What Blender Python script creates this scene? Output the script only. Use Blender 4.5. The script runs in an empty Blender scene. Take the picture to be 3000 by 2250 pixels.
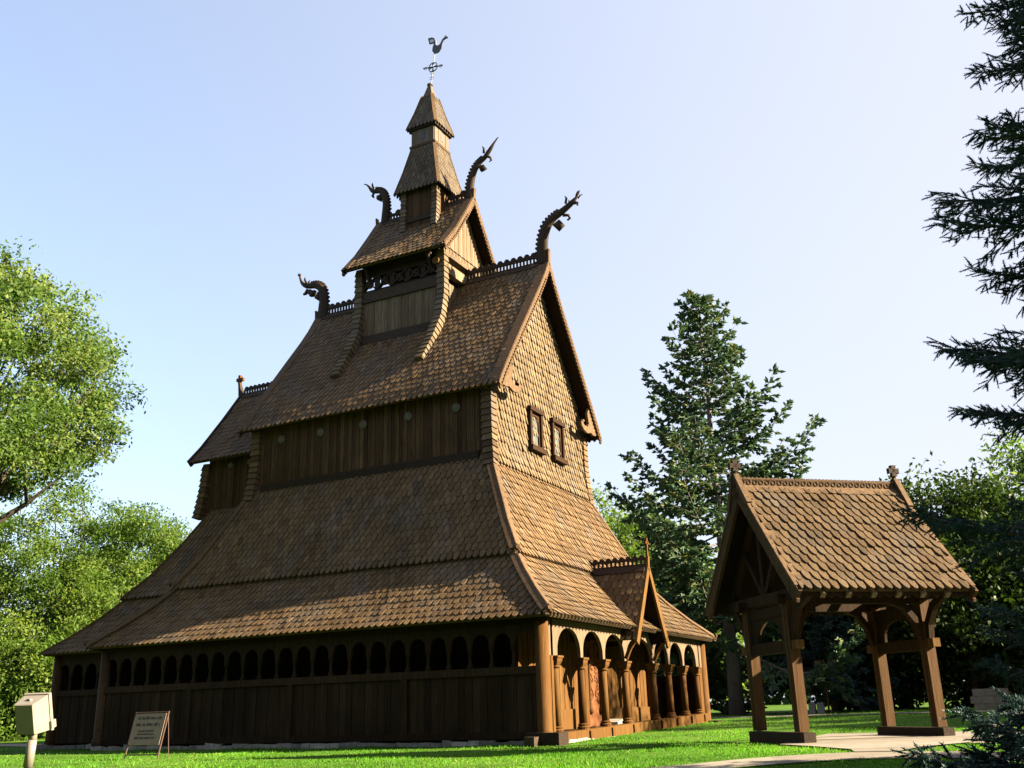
import bpy, math, random
import numpy as np
from mathutils import Vector, Matrix
rng = np.random.default_rng(7)
random.seed(7)
C = bpy.context.scene.collection
sc = bpy.context.scene

# ------------------------------------------------------------------ camera
cam_d = bpy.data.cameras.new("camera"); cam = bpy.data.objects.new("camera", cam_d); C.objects.link(cam)
cam_d.sensor_width = 36.0; cam_d.lens = 34.663; cam_d.clip_end = 3000; cam_d.clip_start = 0.05
R_ = (0.88598458, 0.46292315, -0.02708291); U_ = (0.16843119, -0.26684399, 0.94890738); F_ = (-0.43204428, 0.84527891, 0.31439036)
cam.matrix_world = Matrix(((R_[0], U_[0], -F_[0], 10.56377), (R_[1], U_[1], -F_[1], -28.15545), (R_[2], U_[2], -F_[2], 0.8), (0, 0, 0, 1)))
sc.camera = cam

# ------------------------------------------------------------------ sky and sun
SUN = Vector((1.0, 0.3, 0.5)).normalized()
w = bpy.data.worlds.new("World"); sc.world = w; w.use_nodes = True
nt = w.node_tree; bg = nt.nodes["Background"]
sky = nt.nodes.new("ShaderNodeTexSky"); sky.sky_type = 'NISHITA'; sky.sun_disc = False
sky.sun_elevation = math.asin(SUN.z); sky.sun_rotation = math.atan2(SUN.x, SUN.y)
sky.air_density = 1.0; sky.dust_density = 3.0; sky.ozone_density = 1.5; sky.altitude = 200
# thin high haze: the clear sky pales towards the sun's side and the horizon
geo = nt.nodes.new("ShaderNodeTexCoord")
dp = nt.nodes.new("ShaderNodeVectorMath"); dp.operation = 'DOT_PRODUCT'; dp.inputs[1].default_value = (0.93, 0.30, -0.22)
nt.links.new(geo.outputs["Generated"], dp.inputs[0])
hr = nt.nodes.new("ShaderNodeMapRange"); hr.interpolation_type = 'SMOOTHSTEP'
hr.inputs[1].default_value = -0.95; hr.inputs[2].default_value = 0.45; hr.inputs[3].default_value = 0.2; hr.inputs[4].default_value = 0.92
nt.links.new(dp.outputs["Value"], hr.inputs[0])
hm = nt.nodes.new("ShaderNodeMixRGB"); hm.inputs[2].default_value = (2.22, 2.28, 2.62, 1)
nt.links.new(hr.outputs[0], hm.inputs[0]); nt.links.new(sky.outputs[0], hm.inputs[1])
nt.links.new(hm.outputs[0], bg.inputs[0]); bg.inputs[1].default_value = 0.05
ld = bpy.data.lights.new("sun", 'SUN'); ld.energy = 4.5; ld.angle = math.radians(0.5); ld.color = (1.0, 0.84, 0.58)
sun = bpy.data.objects.new("sun", ld); C.objects.link(sun); sun.location = (40, 10, 30)
sun.rotation_euler = (-SUN).to_track_quat('-Z', 'Y').to_euler()
sc.view_settings.view_transform = 'Standard'; sc.view_settings.look = 'None'
sc.view_settings.exposure = 3.0; sc.view_settings.gamma = 1.0

# ------------------------------------------------------------------ materials
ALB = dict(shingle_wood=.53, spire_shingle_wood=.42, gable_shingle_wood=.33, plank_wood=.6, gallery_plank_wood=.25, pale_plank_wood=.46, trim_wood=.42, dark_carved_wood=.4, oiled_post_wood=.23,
           red_brown_carved_wood=.42, weathered_grey_wood=.36, field_stone=.75, lych_shingle_wood=.27, concrete_walk=.36, beige_painted_metal=.36, sign_board_paint=.5, sign_ink=.4,
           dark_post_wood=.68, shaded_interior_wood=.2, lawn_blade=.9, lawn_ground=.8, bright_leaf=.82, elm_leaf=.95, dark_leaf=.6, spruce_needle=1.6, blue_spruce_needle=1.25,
           bark=.5, grey_bark=.7, leaded_pane=.15, window_frame_wood=.42, tan_block=.5, pale_grey_enamel=.5, cream_paint=.6, dark_iron=.5, rusty_steel=.5)
def N(nt, t, **kw):
    n = nt.nodes.new(t)
    for k, v in kw.items(): setattr(n, k, v)
    return n
def ramp(nt, cols):
    r = N(nt, "ShaderNodeValToRGB"); e = r.color_ramp.elements
    while len(e) < len(cols): e.new(0.5)
    for i, (p, c) in enumerate(cols):
        e[i].position = p; e[i].color = (*c, 1)
    return r
def mat(name, cols, rough=0.75, grain=(6, 6, 1.2), gscale=3.0, gamt=0.5, bump=0.0, spec=0.25, trans=None, metal=0.0, blotch=0.0):
    q_ = ALB.get(name, 1.0); wm = (1.0, 1.02, .96) if 'shingle' in name else ((1.0, .98, .94) if 'wood' in name else (1, 1, 1)); cols = [(p, tuple(x * q_ * y_ for x, y_ in zip(c, wm))) for p, c in cols]
    m = bpy.data.materials.new(name); m.use_nodes = True; nt = m.node_tree
    b = nt.nodes["Principled BSDF"]; b.inputs["Roughness"].default_value = rough
    b.inputs["Specular IOR Level"].default_value = .05 if "wood" in name else (spec * .4 if ("leaf" in name or "lawn" in name or "needle" in name) else spec); b.inputs["Metallic"].default_value = metal
    at = N(nt, "ShaderNodeAttribute"); at.attribute_name = "rnd"
    r = ramp(nt, cols); nt.links.new(at.outputs["Fac"], r.inputs[0])
    tc = N(nt, "ShaderNodeTexCoord"); mp = N(nt, "ShaderNodeMapping"); mp.inputs["Scale"].default_value = grain
    nz = N(nt, "ShaderNodeTexNoise"); nz.inputs["Scale"].default_value = gscale; nz.inputs["Detail"].default_value = 6
    nt.links.new(tc.outputs["Object"], mp.inputs[0]); nt.links.new(mp.outputs[0], nz.inputs["Vector"])
    mr = N(nt, "ShaderNodeMapRange"); mr.inputs[1].default_value = 0.25; mr.inputs[2].default_value = 0.75
    mr.inputs[3].default_value = 1 - gamt; mr.inputs[4].default_value = 1 + gamt
    nt.links.new(nz.outputs["Fac"], mr.inputs[0])
    mx = N(nt, "ShaderNodeVectorMath", operation='SCALE')
    nt.links.new(r.outputs[0], mx.inputs[0]); nt.links.new(mr.outputs[0], mx.inputs[3])
    out = mx.outputs[0]
    if blotch:
        n2 = N(nt, "ShaderNodeTexNoise"); n2.inputs["Scale"].default_value = 0.55; n2.inputs["Detail"].default_value = 4
        nt.links.new(tc.outputs["Object"], n2.inputs["Vector"])
        m2 = N(nt, "ShaderNodeMapRange"); m2.inputs[1].default_value = 0.3; m2.inputs[2].default_value = 0.7
        m2.inputs[3].default_value = 1 - blotch; m2.inputs[4].default_value = 1 + blotch
        nt.links.new(n2.outputs["Fac"], m2.inputs[0])
        mx2 = N(nt, "ShaderNodeVectorMath", operation='SCALE')
        nt.links.new(out, mx2.inputs[0]); nt.links.new(m2.outputs[0], mx2.inputs[3]); out = mx2.outputs[0]
    if 'shingle' in name:          # patches weathered to grey
        n3 = N(nt, "ShaderNodeTexNoise"); n3.inputs["Scale"].default_value = 1.1; n3.inputs["Detail"].default_value = 5
        mp3 = N(nt, "ShaderNodeMapping"); mp3.inputs["Scale"].default_value = (1.4, 1.4, .5); nt.links.new(tc.outputs["Object"], mp3.inputs[0]); nt.links.new(mp3.outputs[0], n3.inputs["Vector"])
        m3 = N(nt, "ShaderNodeMapRange"); m3.inputs[1].default_value = .48; m3.inputs[2].default_value = .72; m3.inputs[3].default_value = 0; m3.inputs[4].default_value = .6
        nt.links.new(n3.outputs["Fac"], m3.inputs[0]); hs = N(nt, "ShaderNodeHueSaturation"); hs.inputs["Saturation"].default_value = .35; hs.inputs["Value"].default_value = .85; nt.links.new(out, hs.inputs["Color"])
        mm = N(nt, "ShaderNodeMixRGB"); nt.links.new(m3.outputs[0], mm.inputs[0]); nt.links.new(out, mm.inputs[1]); nt.links.new(hs.outputs[0], mm.inputs[2]); out = mm.outputs[0]
    nt.links.new(out, b.inputs["Base Color"])
    if bump:
        bp = N(nt, "ShaderNodeBump"); bp.inputs["Strength"].default_value = bump; bp.inputs["Distance"].default_value = 0.02
        nt.links.new(nz.outputs["Fac"], bp.inputs["Height"]); nt.links.new(bp.outputs[0], b.inputs["Normal"])
    if trans:
        tr = N(nt, "ShaderNodeBsdfTranslucent"); ms = N(nt, "ShaderNodeMixShader"); ms.inputs[0].default_value = trans[0]
        tm = N(nt, "ShaderNodeVectorMath", operation='MULTIPLY'); tm.inputs[1].default_value = trans[1]
        nt.links.new(out, tm.inputs[0]); nt.links.new(tm.outputs[0], tr.inputs[0])
        nt.links.new(b.outputs[0], ms.inputs[1]); nt.links.new(tr.outputs[0], ms.inputs[2])
        nt.links.new(ms.outputs[0], nt.nodes["Material Output"].inputs[0])
    return m
SH = mat("shingle_wood", [(0, (.105, .065, .038)), (.35, (.165, .103, .058)), (.7, (.205, .13, .074)), (1, (.27, .178, .105))], .62, (9, 9, 3), 3, .35, .25, .3, blotch=.18)
SHG = mat("spire_shingle_wood", [(0, (.1, .075, .056)), (.35, (.16, .12, .09)), (.7, (.2, .152, .115)), (1, (.27, .21, .16))], .7, (9, 9, 3), 3, .35, .25, .3, blotch=.18)
SHW = mat("gable_shingle_wood", [(0, (.19, .126, .076)), (.5, (.32, .225, .14)), (1, (.42, .305, .2))], .65, (9, 9, 3), 3, .35, .25, .3, blotch=.12)
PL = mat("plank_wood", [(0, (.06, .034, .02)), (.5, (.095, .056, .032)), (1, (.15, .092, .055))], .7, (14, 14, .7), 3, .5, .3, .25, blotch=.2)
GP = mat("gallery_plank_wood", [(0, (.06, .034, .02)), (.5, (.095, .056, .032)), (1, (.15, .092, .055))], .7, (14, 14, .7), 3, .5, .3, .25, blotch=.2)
DTR = mat("dark_post_wood", [(0, (.05, .026, .012)), (.5, (.075, .04, .018)), (1, (.1, .055, .026))], .6, (14, 14, .8), 3, .4, .25, .35)
WFR = mat("window_frame_wood", [(0, (.05, .026, .014)), (1, (.075, .04, .022))], .6, (10, 10, 3), 3, .3, .2)
PLL = mat("pale_plank_wood", [(0, (.17, .117, .08)), (.5, (.225, .165, .115)), (1, (.32, .25, .175))], .7, (14, 14, .7), 3, .4, .3, .25, blotch=.2)
TR = mat("trim_wood", [(0, (.1, .062, .037)), (.5, (.16, .1, .06)), (1, (.22, .145, .09))], .65, (5, 5, 5), 3, .4, .25, .3, blotch=.15)
DK = mat("dark_carved_wood", [(0, (.06, .042, .034)), (.5, (.085, .06, .047)), (1, (.12, .088, .07))], .6, (8, 8, 8), 3, .4, .3, .35)
POST = mat("oiled_post_wood", [(0, (.23, .105, .032)), (.5, (.31, .15, .047)), (1, (.37, .2, .066))], .7, (14, 14, .8), 3, .4, .25, .4)
PORTAL = mat("red_brown_carved_wood", [(0, (.2, .075, .035)), (1, (.34, .15, .07))], .55, (10, 10, 2), 3, .4, .4, .4)
PALE = mat("weathered_grey_wood", [(0, (.24, .18, .14)), (1, (.36, .29, .23))], .7, (14, 14, 1), 3, .3, .2, .25)
IRON = mat("dark_iron", [(0, (.05, .05, .06)), (1, (.08, .08, .09))], .5, gamt=.2, spec=.5)
DISC = mat("zinc_disc", [(0, (.085, .075, .058)), (1, (.115, .1, .08))], .6, (6, 6, 6), 3, .2, .1, .2)
STONE = mat("field_stone", [(0, (.16, .145, .13)), (.5, (.26, .24, .21)), (1, (.38, .35, .31))], .85, (1, 1, 1), 9, .35, .4, .2)
LYSH = mat("lych_shingle_wood", [(0, (.13, .085, .055)), (.4, (.23, .15, .09)), (.8, (.3, .2, .12)), (1, (.36, .25, .16))], .6, (12, 12, 4), 3, .4, .25, .3)
CONC = mat("concrete_walk", [(0, (.4, .34, .27)), (1, (.54, .48, .4))], .85, (1, 1, 1), 5, .18, .2, .2, blotch=.1)
LAMP = mat("beige_painted_metal", [(0, (.42, .36, .3)), (1, (.46, .4, .33))], .45, (2, 2, 2), 3, .12, 0, .4)
BARK = mat("bark", [(0, (.07, .055, .045)), (1, (.12, .1, .08))], .9, (10, 10, 2), 4, .5, .6, .15)
GBARK = mat("grey_bark", [(0, (.15, .13, .12)), (1, (.2, .175, .16))], .9, (10, 10, 3), 4, .5, .6, .15)
GLASS = mat("leaded_pane", [(0, (.42, .48, .46)), (1, (.55, .6, .57))], .25, (30, 30, 30), 3, .15, 0, .5)
BOARD = mat("sign_board_paint", [(0, (.42, .28, .2)), (1, (.46, .32, .23))], .6, (8, 8, 8), 3, .2, 0, .3)
INK = mat("sign_ink", [(0, (.13, .1, .085)), (1, (.2, .16, .13))], .7, gamt=.2)
RUST = mat("rusty_steel", [(0, (.1, .055, .045)), (1, (.16, .085, .065))], .6, (20, 20, 20), 3, .4)
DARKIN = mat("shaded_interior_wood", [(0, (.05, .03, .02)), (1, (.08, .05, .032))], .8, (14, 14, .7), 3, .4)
BOXM = mat("pale_grey_enamel", [(0, (.5, .52, .52)), (1, (.56, .58, .58))], .5, gamt=.1)
CREAM = mat("cream_paint", [(0, (.7, .66, .4)), (1, (.75, .7, .45))], .6, gamt=.1)
LEAF1 = mat("elm_leaf", [(0, (.045, .088, .018)), (.6, (.085, .14, .033)), (1, (.16, .19, .06))], .5, (1, 1, 1), .6, .25, 0, .35, (.45, (1.3, 1.45, .7)))
LEAF2 = mat("bright_leaf", [(0, (.05, .1, .014)), (.6, (.09, .15, .025)), (1, (.15, .19, .04))], .5, (1, 1, 1), .5, .3, 0, .35, (.45, (1.3, 1.45, .6)))
LEAF3 = mat("dark_leaf", [(0, (.025, .05, .01)), (.6, (.045, .08, .017)), (1, (.08, .11, .03))], .5, (1, 1, 1), .5, .3, 0, .3, (.35, (1.2, 1.4, .7)))
NEED = mat("spruce_needle", [(0, (.022, .045, .028)), (.6, (.045, .078, .045)), (1, (.1, .105, .04))], .55, (1, 1, 1), .7, .3, 0, .3, (.2, (1.2, 1.3, .8)))
NEEDB = mat("blue_spruce_needle", [(0, (.018, .036, .036)), (.6, (.032, .058, .056)), (1, (.06, .095, .09))], .55, (1, 1, 1), .7, .25, 0, .35, (.15, (1.1, 1.2, 1)))
GRASS = mat("lawn_blade", [(0, (.045, .13, .01)), (.6, (.08, .22, .016)), (.85, (.14, .25, .03)), (1, (.3, .27, .09))], .55, (1, 1, 1), .35, .25, 0, .3, (.4, (1.3, 1.5, .5)), blotch=.15)
SOIL = mat("lawn_ground", [(0, (.05, .105, .014)), (1, (.075, .14, .02))], .9, (1, 1, 1), 3, .4, .5, .1, blotch=.25)

# ------------------------------------------------------------------ mesh builder
def unit(v):
    v = np.asarray(v, float); return v / (np.linalg.norm(v) + 1e-12)
class MB:
    def __init__(s): s.v = []; s.l = []; s.t = []; s.r = []; s.n = 0
    def add(s, v, faces, r=None):
        v = np.asarray(v, float).reshape(-1, 3)
        if r is None: r = random.random()
        s.v.append(v)
        for f in faces: s.l.append(np.asarray(f) + s.n); s.t.append(np.array([len(f)])); s.r.append(np.array([r]))
        s.n += len(v)
    def arr(s, v, F, r):            # F (M,k) index array
        F = np.asarray(F); s.v.append(np.asarray(v, float).reshape(-1, 3)); s.l.append((F + s.n).ravel())
        s.t.append(np.full(len(F), F.shape[1])); s.r.append(np.broadcast_to(r, (len(F),)).astype(float)); s.n += len(s.v[-1])
    def box(s, c, size, rot=None, r=None):
        hx, hy, hz = np.array(size) / 2
        v = np.array([(x, y, z) for x in (-hx, hx) for y in (-hy, hy) for z in (-hz, hz)])
        if rot is not None: v = v @ np.array(rot).T
        s.add(v + np.array(c), [(0, 1, 3, 2), (4, 6, 7, 5), (0, 4, 5, 1), (2, 3, 7, 6), (0, 2, 6, 4), (1, 5, 7, 3)], r)
    def bx(s, a, b, r=None):
        a = np.array(a, float); b = np.array(b, float); s.box((a + b) / 2, np.abs(b - a), None, r)
    def beam(s, p0, p1, w, h, up=(0, 0, 1), r=None, w1=None, h1=None):
        p0 = np.array(p0, float); p1 = np.array(p1, float); d = unit(p1 - p0); sd = unit(np.cross(d, up)); u = np.cross(sd, d)
        w1 = w if w1 is None else w1; h1 = h if h1 is None else h1
        v = []
        for p, a, b in ((p0, w, h), (p1, w1, h1)):
            for i, j in ((-1, -1), (1, -1), (1, 1), (-1, 1)): v.append(p + sd * a / 2 * i + u * b / 2 * j)
        s.add(v, [(0, 1, 2, 3), (7, 6, 5, 4), (0, 4, 5, 1), (1, 5, 6, 2), (2, 6, 7, 3), (3, 7, 4, 0)], r)
    def loft(s, rings, r=None, cap=True):
        rings = np.array(rings, float); m, n = rings.shape[:2]
        F = [(i * n + j, i * n + (j + 1) % n, (i + 1) * n + (j + 1) % n, (i + 1) * n + j) for i in range(m - 1) for j in range(n)]
        if cap: F += [tuple(range(n))[::-1], tuple(range((m - 1) * n, m * n))]
        s.add(rings.reshape(-1, 3), F, r)
    def polybeam(s, pts, w, h, up=(0, 0, 1), r=None):
        pts = [np.array(p, float) for p in pts]; rings = []
        w = w if hasattr(w, '__len__') else [w] * len(pts); h = h if hasattr(h, '__len__') else [h] * len(pts)
        for i, p in enumerate(pts):
            d = unit(pts[min(i + 1, len(pts) - 1)] - pts[max(i - 1, 0)]); sd = unit(np.cross(d, up)); u = np.cross(sd, d)
            rings.append([p + sd * w[i] / 2 * a + u * h[i] / 2 * b for a, b in ((-1, -1), (1, -1), (1, 1), (-1, 1))])
        s.loft(rings, r)
    def tube(s, pts, rad, n=8, r=None, flat=None):
        pts = [np.array(p, float) for p in pts]; rings = []; ref = np.array((.31, .22, .93))
        rad = rad if hasattr(rad, '__len__') else [rad] * len(pts)
        for i, p in enumerate(pts):
            d = unit(pts[min(i + 1, len(pts) - 1)] - pts[max(i - 1, 0)])
            if flat is not None: a = unit(flat); b = unit(np.cross(d, a))
            else: a = unit(np.cross(d, ref)); b = np.cross(d, a)
            ra, rb = rad[i] if hasattr(rad[i], '__len__') else (rad[i], rad[i])
            rings.append([p + a * ra * math.cos(t) + b * rb * math.sin(t) for t in np.arange(n) * 2 * math.pi / n])
        s.loft(rings, r)
    def lathe(s, c, prof, n=12, r=None):
        c = np.array(c, float)
        s.loft([[c + (q * math.cos(t), q * math.sin(t), z) for t in np.arange(n) * 2 * math.pi / n] for q, z in prof], r)
    def prism(s, poly, o, ax, ay, th, r=None):
        o = np.array(o, float); ax = np.array(ax, float); ay = np.array(ay, float); n = unit(np.cross(ax, ay)); k = len(poly)
        f = [o + ax * a + ay * b + n * th / 2 for a, b in poly]; g_ = [o + ax * a + ay * b - n * th / 2 for a, b in poly]
        s.add(f + g_, [tuple(range(k)), tuple(range(2 * k - 1, k - 1, -1))] + [(i + k, (i + 1) % k + k, (i + 1) % k, i) for i in range(k)], r)
    def arch(s, o, U, Nn, u0, u1, z0, z1, uc, a, zs, zt, th, r=None, k=12):
        # panel u0..u1, z0..z1 with an arched opening (half width a, springing zs, top zt) down to z0
        o = np.array(o, float); U = np.array(U, float); Nn = np.array(Nn, float); Z = np.array((0, 0, 1.))
        P = lambda u, z, d: o + U * u + Z * z + Nn * d
        th0 = np.linspace(math.pi, 0, k + 1); au = uc + a * np.cos(th0); az = zs + (zt - zs) * np.sin(th0) ** .85
        au = np.concatenate([[uc - a], au, [uc + a]]); az = np.concatenate([[z0], az, [z0]])
        tu = np.concatenate([[u0, u0], np.linspace(u0, u1, k + 1)[1:-1], [u1, u1]]); tz = np.concatenate([[z0], np.full(k + 1, z1), [z0]])
        V = []
        for d in (0, -th):
            V += [P(p, q, d) for p, q in zip(au, az)] + [P(p, q, d) for p, q in zip(tu, tz)]
        m = k + 3; F = []
        for i in range(m - 1):
            F += [(i, i + 1, m + i + 1, m + i), (2 * m + i, 3 * m + i, 3 * m + i + 1, 2 * m + i + 1), (i, 2 * m + i, 2 * m + i + 1, i + 1), (m + i, m + i + 1, 3 * m + i + 1, 3 * m + i)]
        s.add(V, F, r)
    def build(s, name, m, parent=None, off=(0, 0, 0), smooth=False):
        me = bpy.data.meshes.new(name); v = np.concatenate(s.v) - np.array(off); l = np.concatenate(s.l).astype(np.int32)
        t = np.concatenate(s.t).astype(np.int32); r = np.concatenate(s.r).astype(np.float32)
        me.vertices.add(len(v)); me.vertices.foreach_set("co", v.astype(np.float32).ravel())
        me.loops.add(len(l)); me.loops.foreach_set("vertex_index", l)
        me.polygons.add(len(t)); st = np.zeros(len(t), np.int32); st[1:] = np.cumsum(t)[:-1]
        me.polygons.foreach_set("loop_start", st); me.update(calc_edges=True); me.validate()
        a = me.attributes.new("rnd", 'FLOAT', 'FACE')
        if len(a.data) == len(r): a.data.foreach_set("value", r)
        if not smooth: me.shade_flat()
        me.materials.append(m); o = bpy.data.objects.new(name, me); C.objects.link(o)
        if parent: o.parent = parent
        return o
def empty(name, loc, label, cat, group=None, rz=0):
    o = bpy.data.objects.new(name, None); o.empty_display_size = .5; C.objects.link(o); o.location = loc; o.rotation_euler = (0, 0, rz)
    o["label"] = label; o["category"] = cat
    if group: o["group"] = group
    return o
def kind(o, k): o["kind"] = k; return o

# ------------------------------------------------------------------ shingled roof faces
class Face:
    def __init__(s, E0, U, I, length, prof, hl=0, hr=0, lim=None):
        s.E0 = np.array(E0, float); s.U = np.array(U, float); s.I = np.array(I, float); s.len = length
        s.ins = np.array([p[0] for p in prof], float); s.z = np.array([p[1] for p in prof], float)
        seg = np.hypot(np.diff(s.ins), np.diff(s.z)); s.T = np.concatenate([[0], np.cumsum(seg)])
        ang = np.arctan2(np.diff(s.z), np.diff(s.ins)); s.an = np.concatenate([[ang[0]], (ang[1:] + ang[:-1]) / 2, [ang[-1]]])
        s.ci, s.cz = math.cos(ang[0]), math.sin(ang[0]); s.hl, s.hr, s.lm = hl, hr, lim
    def iz(s, t):
        m = np.minimum(t, 0); return np.interp(t, s.T, s.ins) + m * s.ci, np.interp(t, s.T, s.z) + m * s.cz
    def lim(s, t):
        i, z = s.iz(t)
        if s.lm: return s.lm(i, z)
        return i * s.hl, s.len - i * s.hr
    def pos(s, u, t, h):
        i, z = s.iz(t); a = np.interp(t, s.T, s.an)
        n = -s.I * np.sin(a)[..., None] + np.array((0, 0, 1.)) * np.cos(a)[..., None]
        return s.E0 * np.array((1, 1, 0)) + s.U * u[..., None] + s.I * i[..., None] + np.array((0, 0, 1.)) * z[..., None] + n * h[..., None]
    def deck(s, mb, th=.07, top=-.005):
        n = max(6, len(s.T) * 3); t = np.linspace(.05, s.T[-1], n); lo, hi = s.lim(t); V = []
        for h in (top, top - th):
            for u in (lo, hi): V.append(s.pos(u, t, np.full(n, h)))
        V = np.concatenate(V); F = []
        for i in range(n - 1):
            F += [(i, n + i, n + i + 1, i + 1), (2 * n + i, 2 * n + i + 1, 3 * n + i + 1, 3 * n + i), (i, i + 1, 2 * n + i + 1, 2 * n + i), (n + i, 3 * n + i, 3 * n + i + 1, n + i + 1)]
        F += [(0, 2 * n, 3 * n, n), (n - 1, 2 * n - 1, 4 * n - 1, 3 * n - 1)]
        mb.add(V, F, .2)
    def shingles(s, mb, w, ex, th=.042, pt=1.05, lift=.9, gapf=.88):
        L = ex * 1.75; rows = int(s.T[-1] / ex) + 1; ang = np.linspace(math.pi, 2 * math.pi, 8)
        a = np.concatenate([[-.5], .5 * np.cos(ang), [.5]]) * w * gapf; b = np.concatenate([[L], pt * w * (1 + np.sin(ang)), [L]]); K = len(a)
        UC, TC = [], []
        for i in range(rows):
            t = i * ex - .05; lo, hi = s.lim(np.array([t + ex * .5])); lo, hi = lo[0], hi[0]
            if hi - lo < w * .5: continue
            k0 = math.floor(lo / w) - 1; u = np.arange(k0, math.ceil(hi / w) + 2) * w + (i % 2) * w / 2
            u = u[(u > lo - .4 * w) & (u < hi + .4 * w)]; UC.append(u); TC.append(np.full(len(u), t))
        uc = np.concatenate(UC); tc = np.concatenate(TC); n = len(uc)
        tc = tc + rng.normal(0, .004, n) * (tc > 0); wj = 1 + rng.normal(0, .01, n); sk = rng.normal(0, .006, n)
        u = uc[:, None] + a[None] * wj[:, None] + sk[:, None] * (b[None] - L); t = tc[:, None] + b[None]
        lo, hi = s.lim(t); u = np.clip(u, lo, hi)
        thj = th * (1 + rng.normal(0, .06, n).clip(-.2, .2))[:, None]
        h = thj * (1 + lift * (1 - b[None] / L))
        t = np.minimum(t, s.T[-1])
        top = s.pos(u, t, h); bot = s.pos(u, t, h - thj)
        V = np.concatenate([top, bot], 1).reshape(-1, 3); base = (np.arange(n) * 2 * K)[:, None]
        rr = rng.beta(4, 4, n).clip(0, 1); off = mb.n
        mb.arr(V, base + np.arange(K)[None], rr)
        q = []
        for j in range(K - 1): q.append(np.concatenate([base + K + j, base + K + j + 1, base + j + 1, base + j], 1))
        F = np.concatenate(q) + off
        mb.l.append(F.ravel()); mb.t.append(np.full(len(F), 4)); mb.r.append(np.tile(rr * .8, K - 1))
    def soffit(s, mb, d=.1):       # added sheet under the roof, its near-black colour standing in for shade
        n = max(6, len(s.T) * 3); t = np.linspace(.07, s.T[-1], n); lo, hi = s.lim(t)
        V = np.concatenate([s.pos(u, t, np.full(n, -h)) for h in (d, d + .02) for u in (lo + .02, hi - .02)]); F = []
        for i in range(n - 1): F += [(i, n + i, n + i + 1, i + 1), (2 * n + i, 2 * n + i + 1, 3 * n + i + 1, 3 * n + i), (i, i + 1, 2 * n + i + 1, 2 * n + i), (n + i, 3 * n + i, 3 * n + i + 1, n + i + 1)]
        F += [(0, 2 * n, 3 * n, n)]; mb.add(V, F, .3)
    def make(s, mb, w, ex, **k): s.deck(mb); s.shingles(mb, w, ex, **k)
X, Y, Zv = np.array((1., 0, 0)), np.array((0, 1., 0)), np.array((0, 0, 1.))

# ================================================================== GROUND
def sm(t): return .5 * (t + np.sqrt(t * t + 1.0))
def g(x, y):
    h = .013 * sm(np.asarray(x, float)) + .024 * sm(np.asarray(y, float) + 5.6); h = .7 * (1 - np.exp(-h / .7))
    return h - .045 * np.minimum(sm(-14 - np.asarray(y, float)), 25)
def gz(x, y): return float(g(x, y))
ax = np.concatenate([np.linspace(-400, -45, 14), np.linspace(-40, 40, 81), np.linspace(45, 400, 14)])
gx, gy = np.meshgrid(ax, ax, indexing='ij'); gv = np.stack([gx, gy, g(gx, gy)], -1); na = len(ax)
idx = np.arange(na * na).reshape(na, na); gm = MB()
gm.arr(gv, np.stack([idx[:-1, :-1], idx[1:, :-1], idx[1:, 1:], idx[:-1, 1:]], -1).reshape(-1, 4), .5)
kind(gm.build("ground", SOIL, smooth=True), "structure")
def strip(name, left, right, m=CONC, lift=.02):
    mb = MB(); A = np.array(left, float); B = np.array(right, float); n = len(A); K = 7
    # resample
    def rs(P, k):
        d = np.concatenate([[0], np.cumsum(np.hypot(*np.diff(P, axis=0).T))]); tt = np.linspace(0, d[-1], k)
        return np.stack([np.interp(tt, d, P[:, 0]), np.interp(tt, d, P[:, 1])], 1)
    A, B = rs(A, 60), rs(B, 60); V = []
    for j in range(K):
        P = A + (B - A) * j / (K - 1); V.append(np.concatenate([P, (g(P[:, 0], P[:, 1]) + lift)[:, None]], 1))
    i = np.arange(K * 60).reshape(K, 60); F = np.stack([i[:-1, :-1], i[1:, :-1], i[1:, 1:], i[:-1, 1:]], -1).reshape(-1, 4)
    sl_ = rng.uniform(0, 1, 12); mb.arr(np.concatenate(V), F, np.tile(sl_[np.arange(59) // 5], K - 1)); o = kind(mb.build(name, m, smooth=True), "structure"); return A, B
paths = []
paths.append(strip("foreground_path", [(3.5, -16.6), (5.0, -15.5), (6.05, -14.65), (6.8, -13.6), (7.4, -12.95), (8.2, -12.55), (9.3, -12.9), (10.2, -13.5), (12, -14.2), (20, -15)],
                   [(4.2, -18.0), (6.0, -15.9), (6.95, -15.0), (7.7, -14.4), (8.4, -14.1), (9.4, -14.15), (10.2, -14.7), (11, -15.2), (12.5, -15.8), (20, -16.6)]))
paths.append(strip("lych_path", [(6.1, -9.3), (7.0, -10.6), (7.75, -11.85), (7.95, -12.7)], [(9.6, -8.5), (9.3, -10.2), (8.7, -11.5), (8.55, -12.72)], lift=.028))
paths.append(strip("apron_path", [(6.0, -4.3), (5.9, -6.0), (6.1, -9.3)], [(9.2, -5.0), (9.8, -7.0), (9.6, -8.5)], lift=.024))
paths.append(strip("side_path", [(9.6, -8.5), (11, -9.2), (16, -9.8)], [(9.3, -10.6), (11, -11.4), (16, -12)], lift=.032))
paths.append(strip("back_path", [(-40, 14.5), (-12, 13.0), (0.4, 12.2), (7.5, 11.0), (14, 9.5), (40, 4)], [(-40, 13.2), (-12, 11.7), (0.8, 10.7), (5.6, 9.7), (9.7, 8.5), (40, 2)]))
paths.append(strip("rear_path", [(-60, 6), (-35, 0.5), (-22, -2.0), (-18.6, -4)], [(-60, 4.6), (-35, -1.0), (-22.4, -3.3), (-18.8, -4.6)]))

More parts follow.
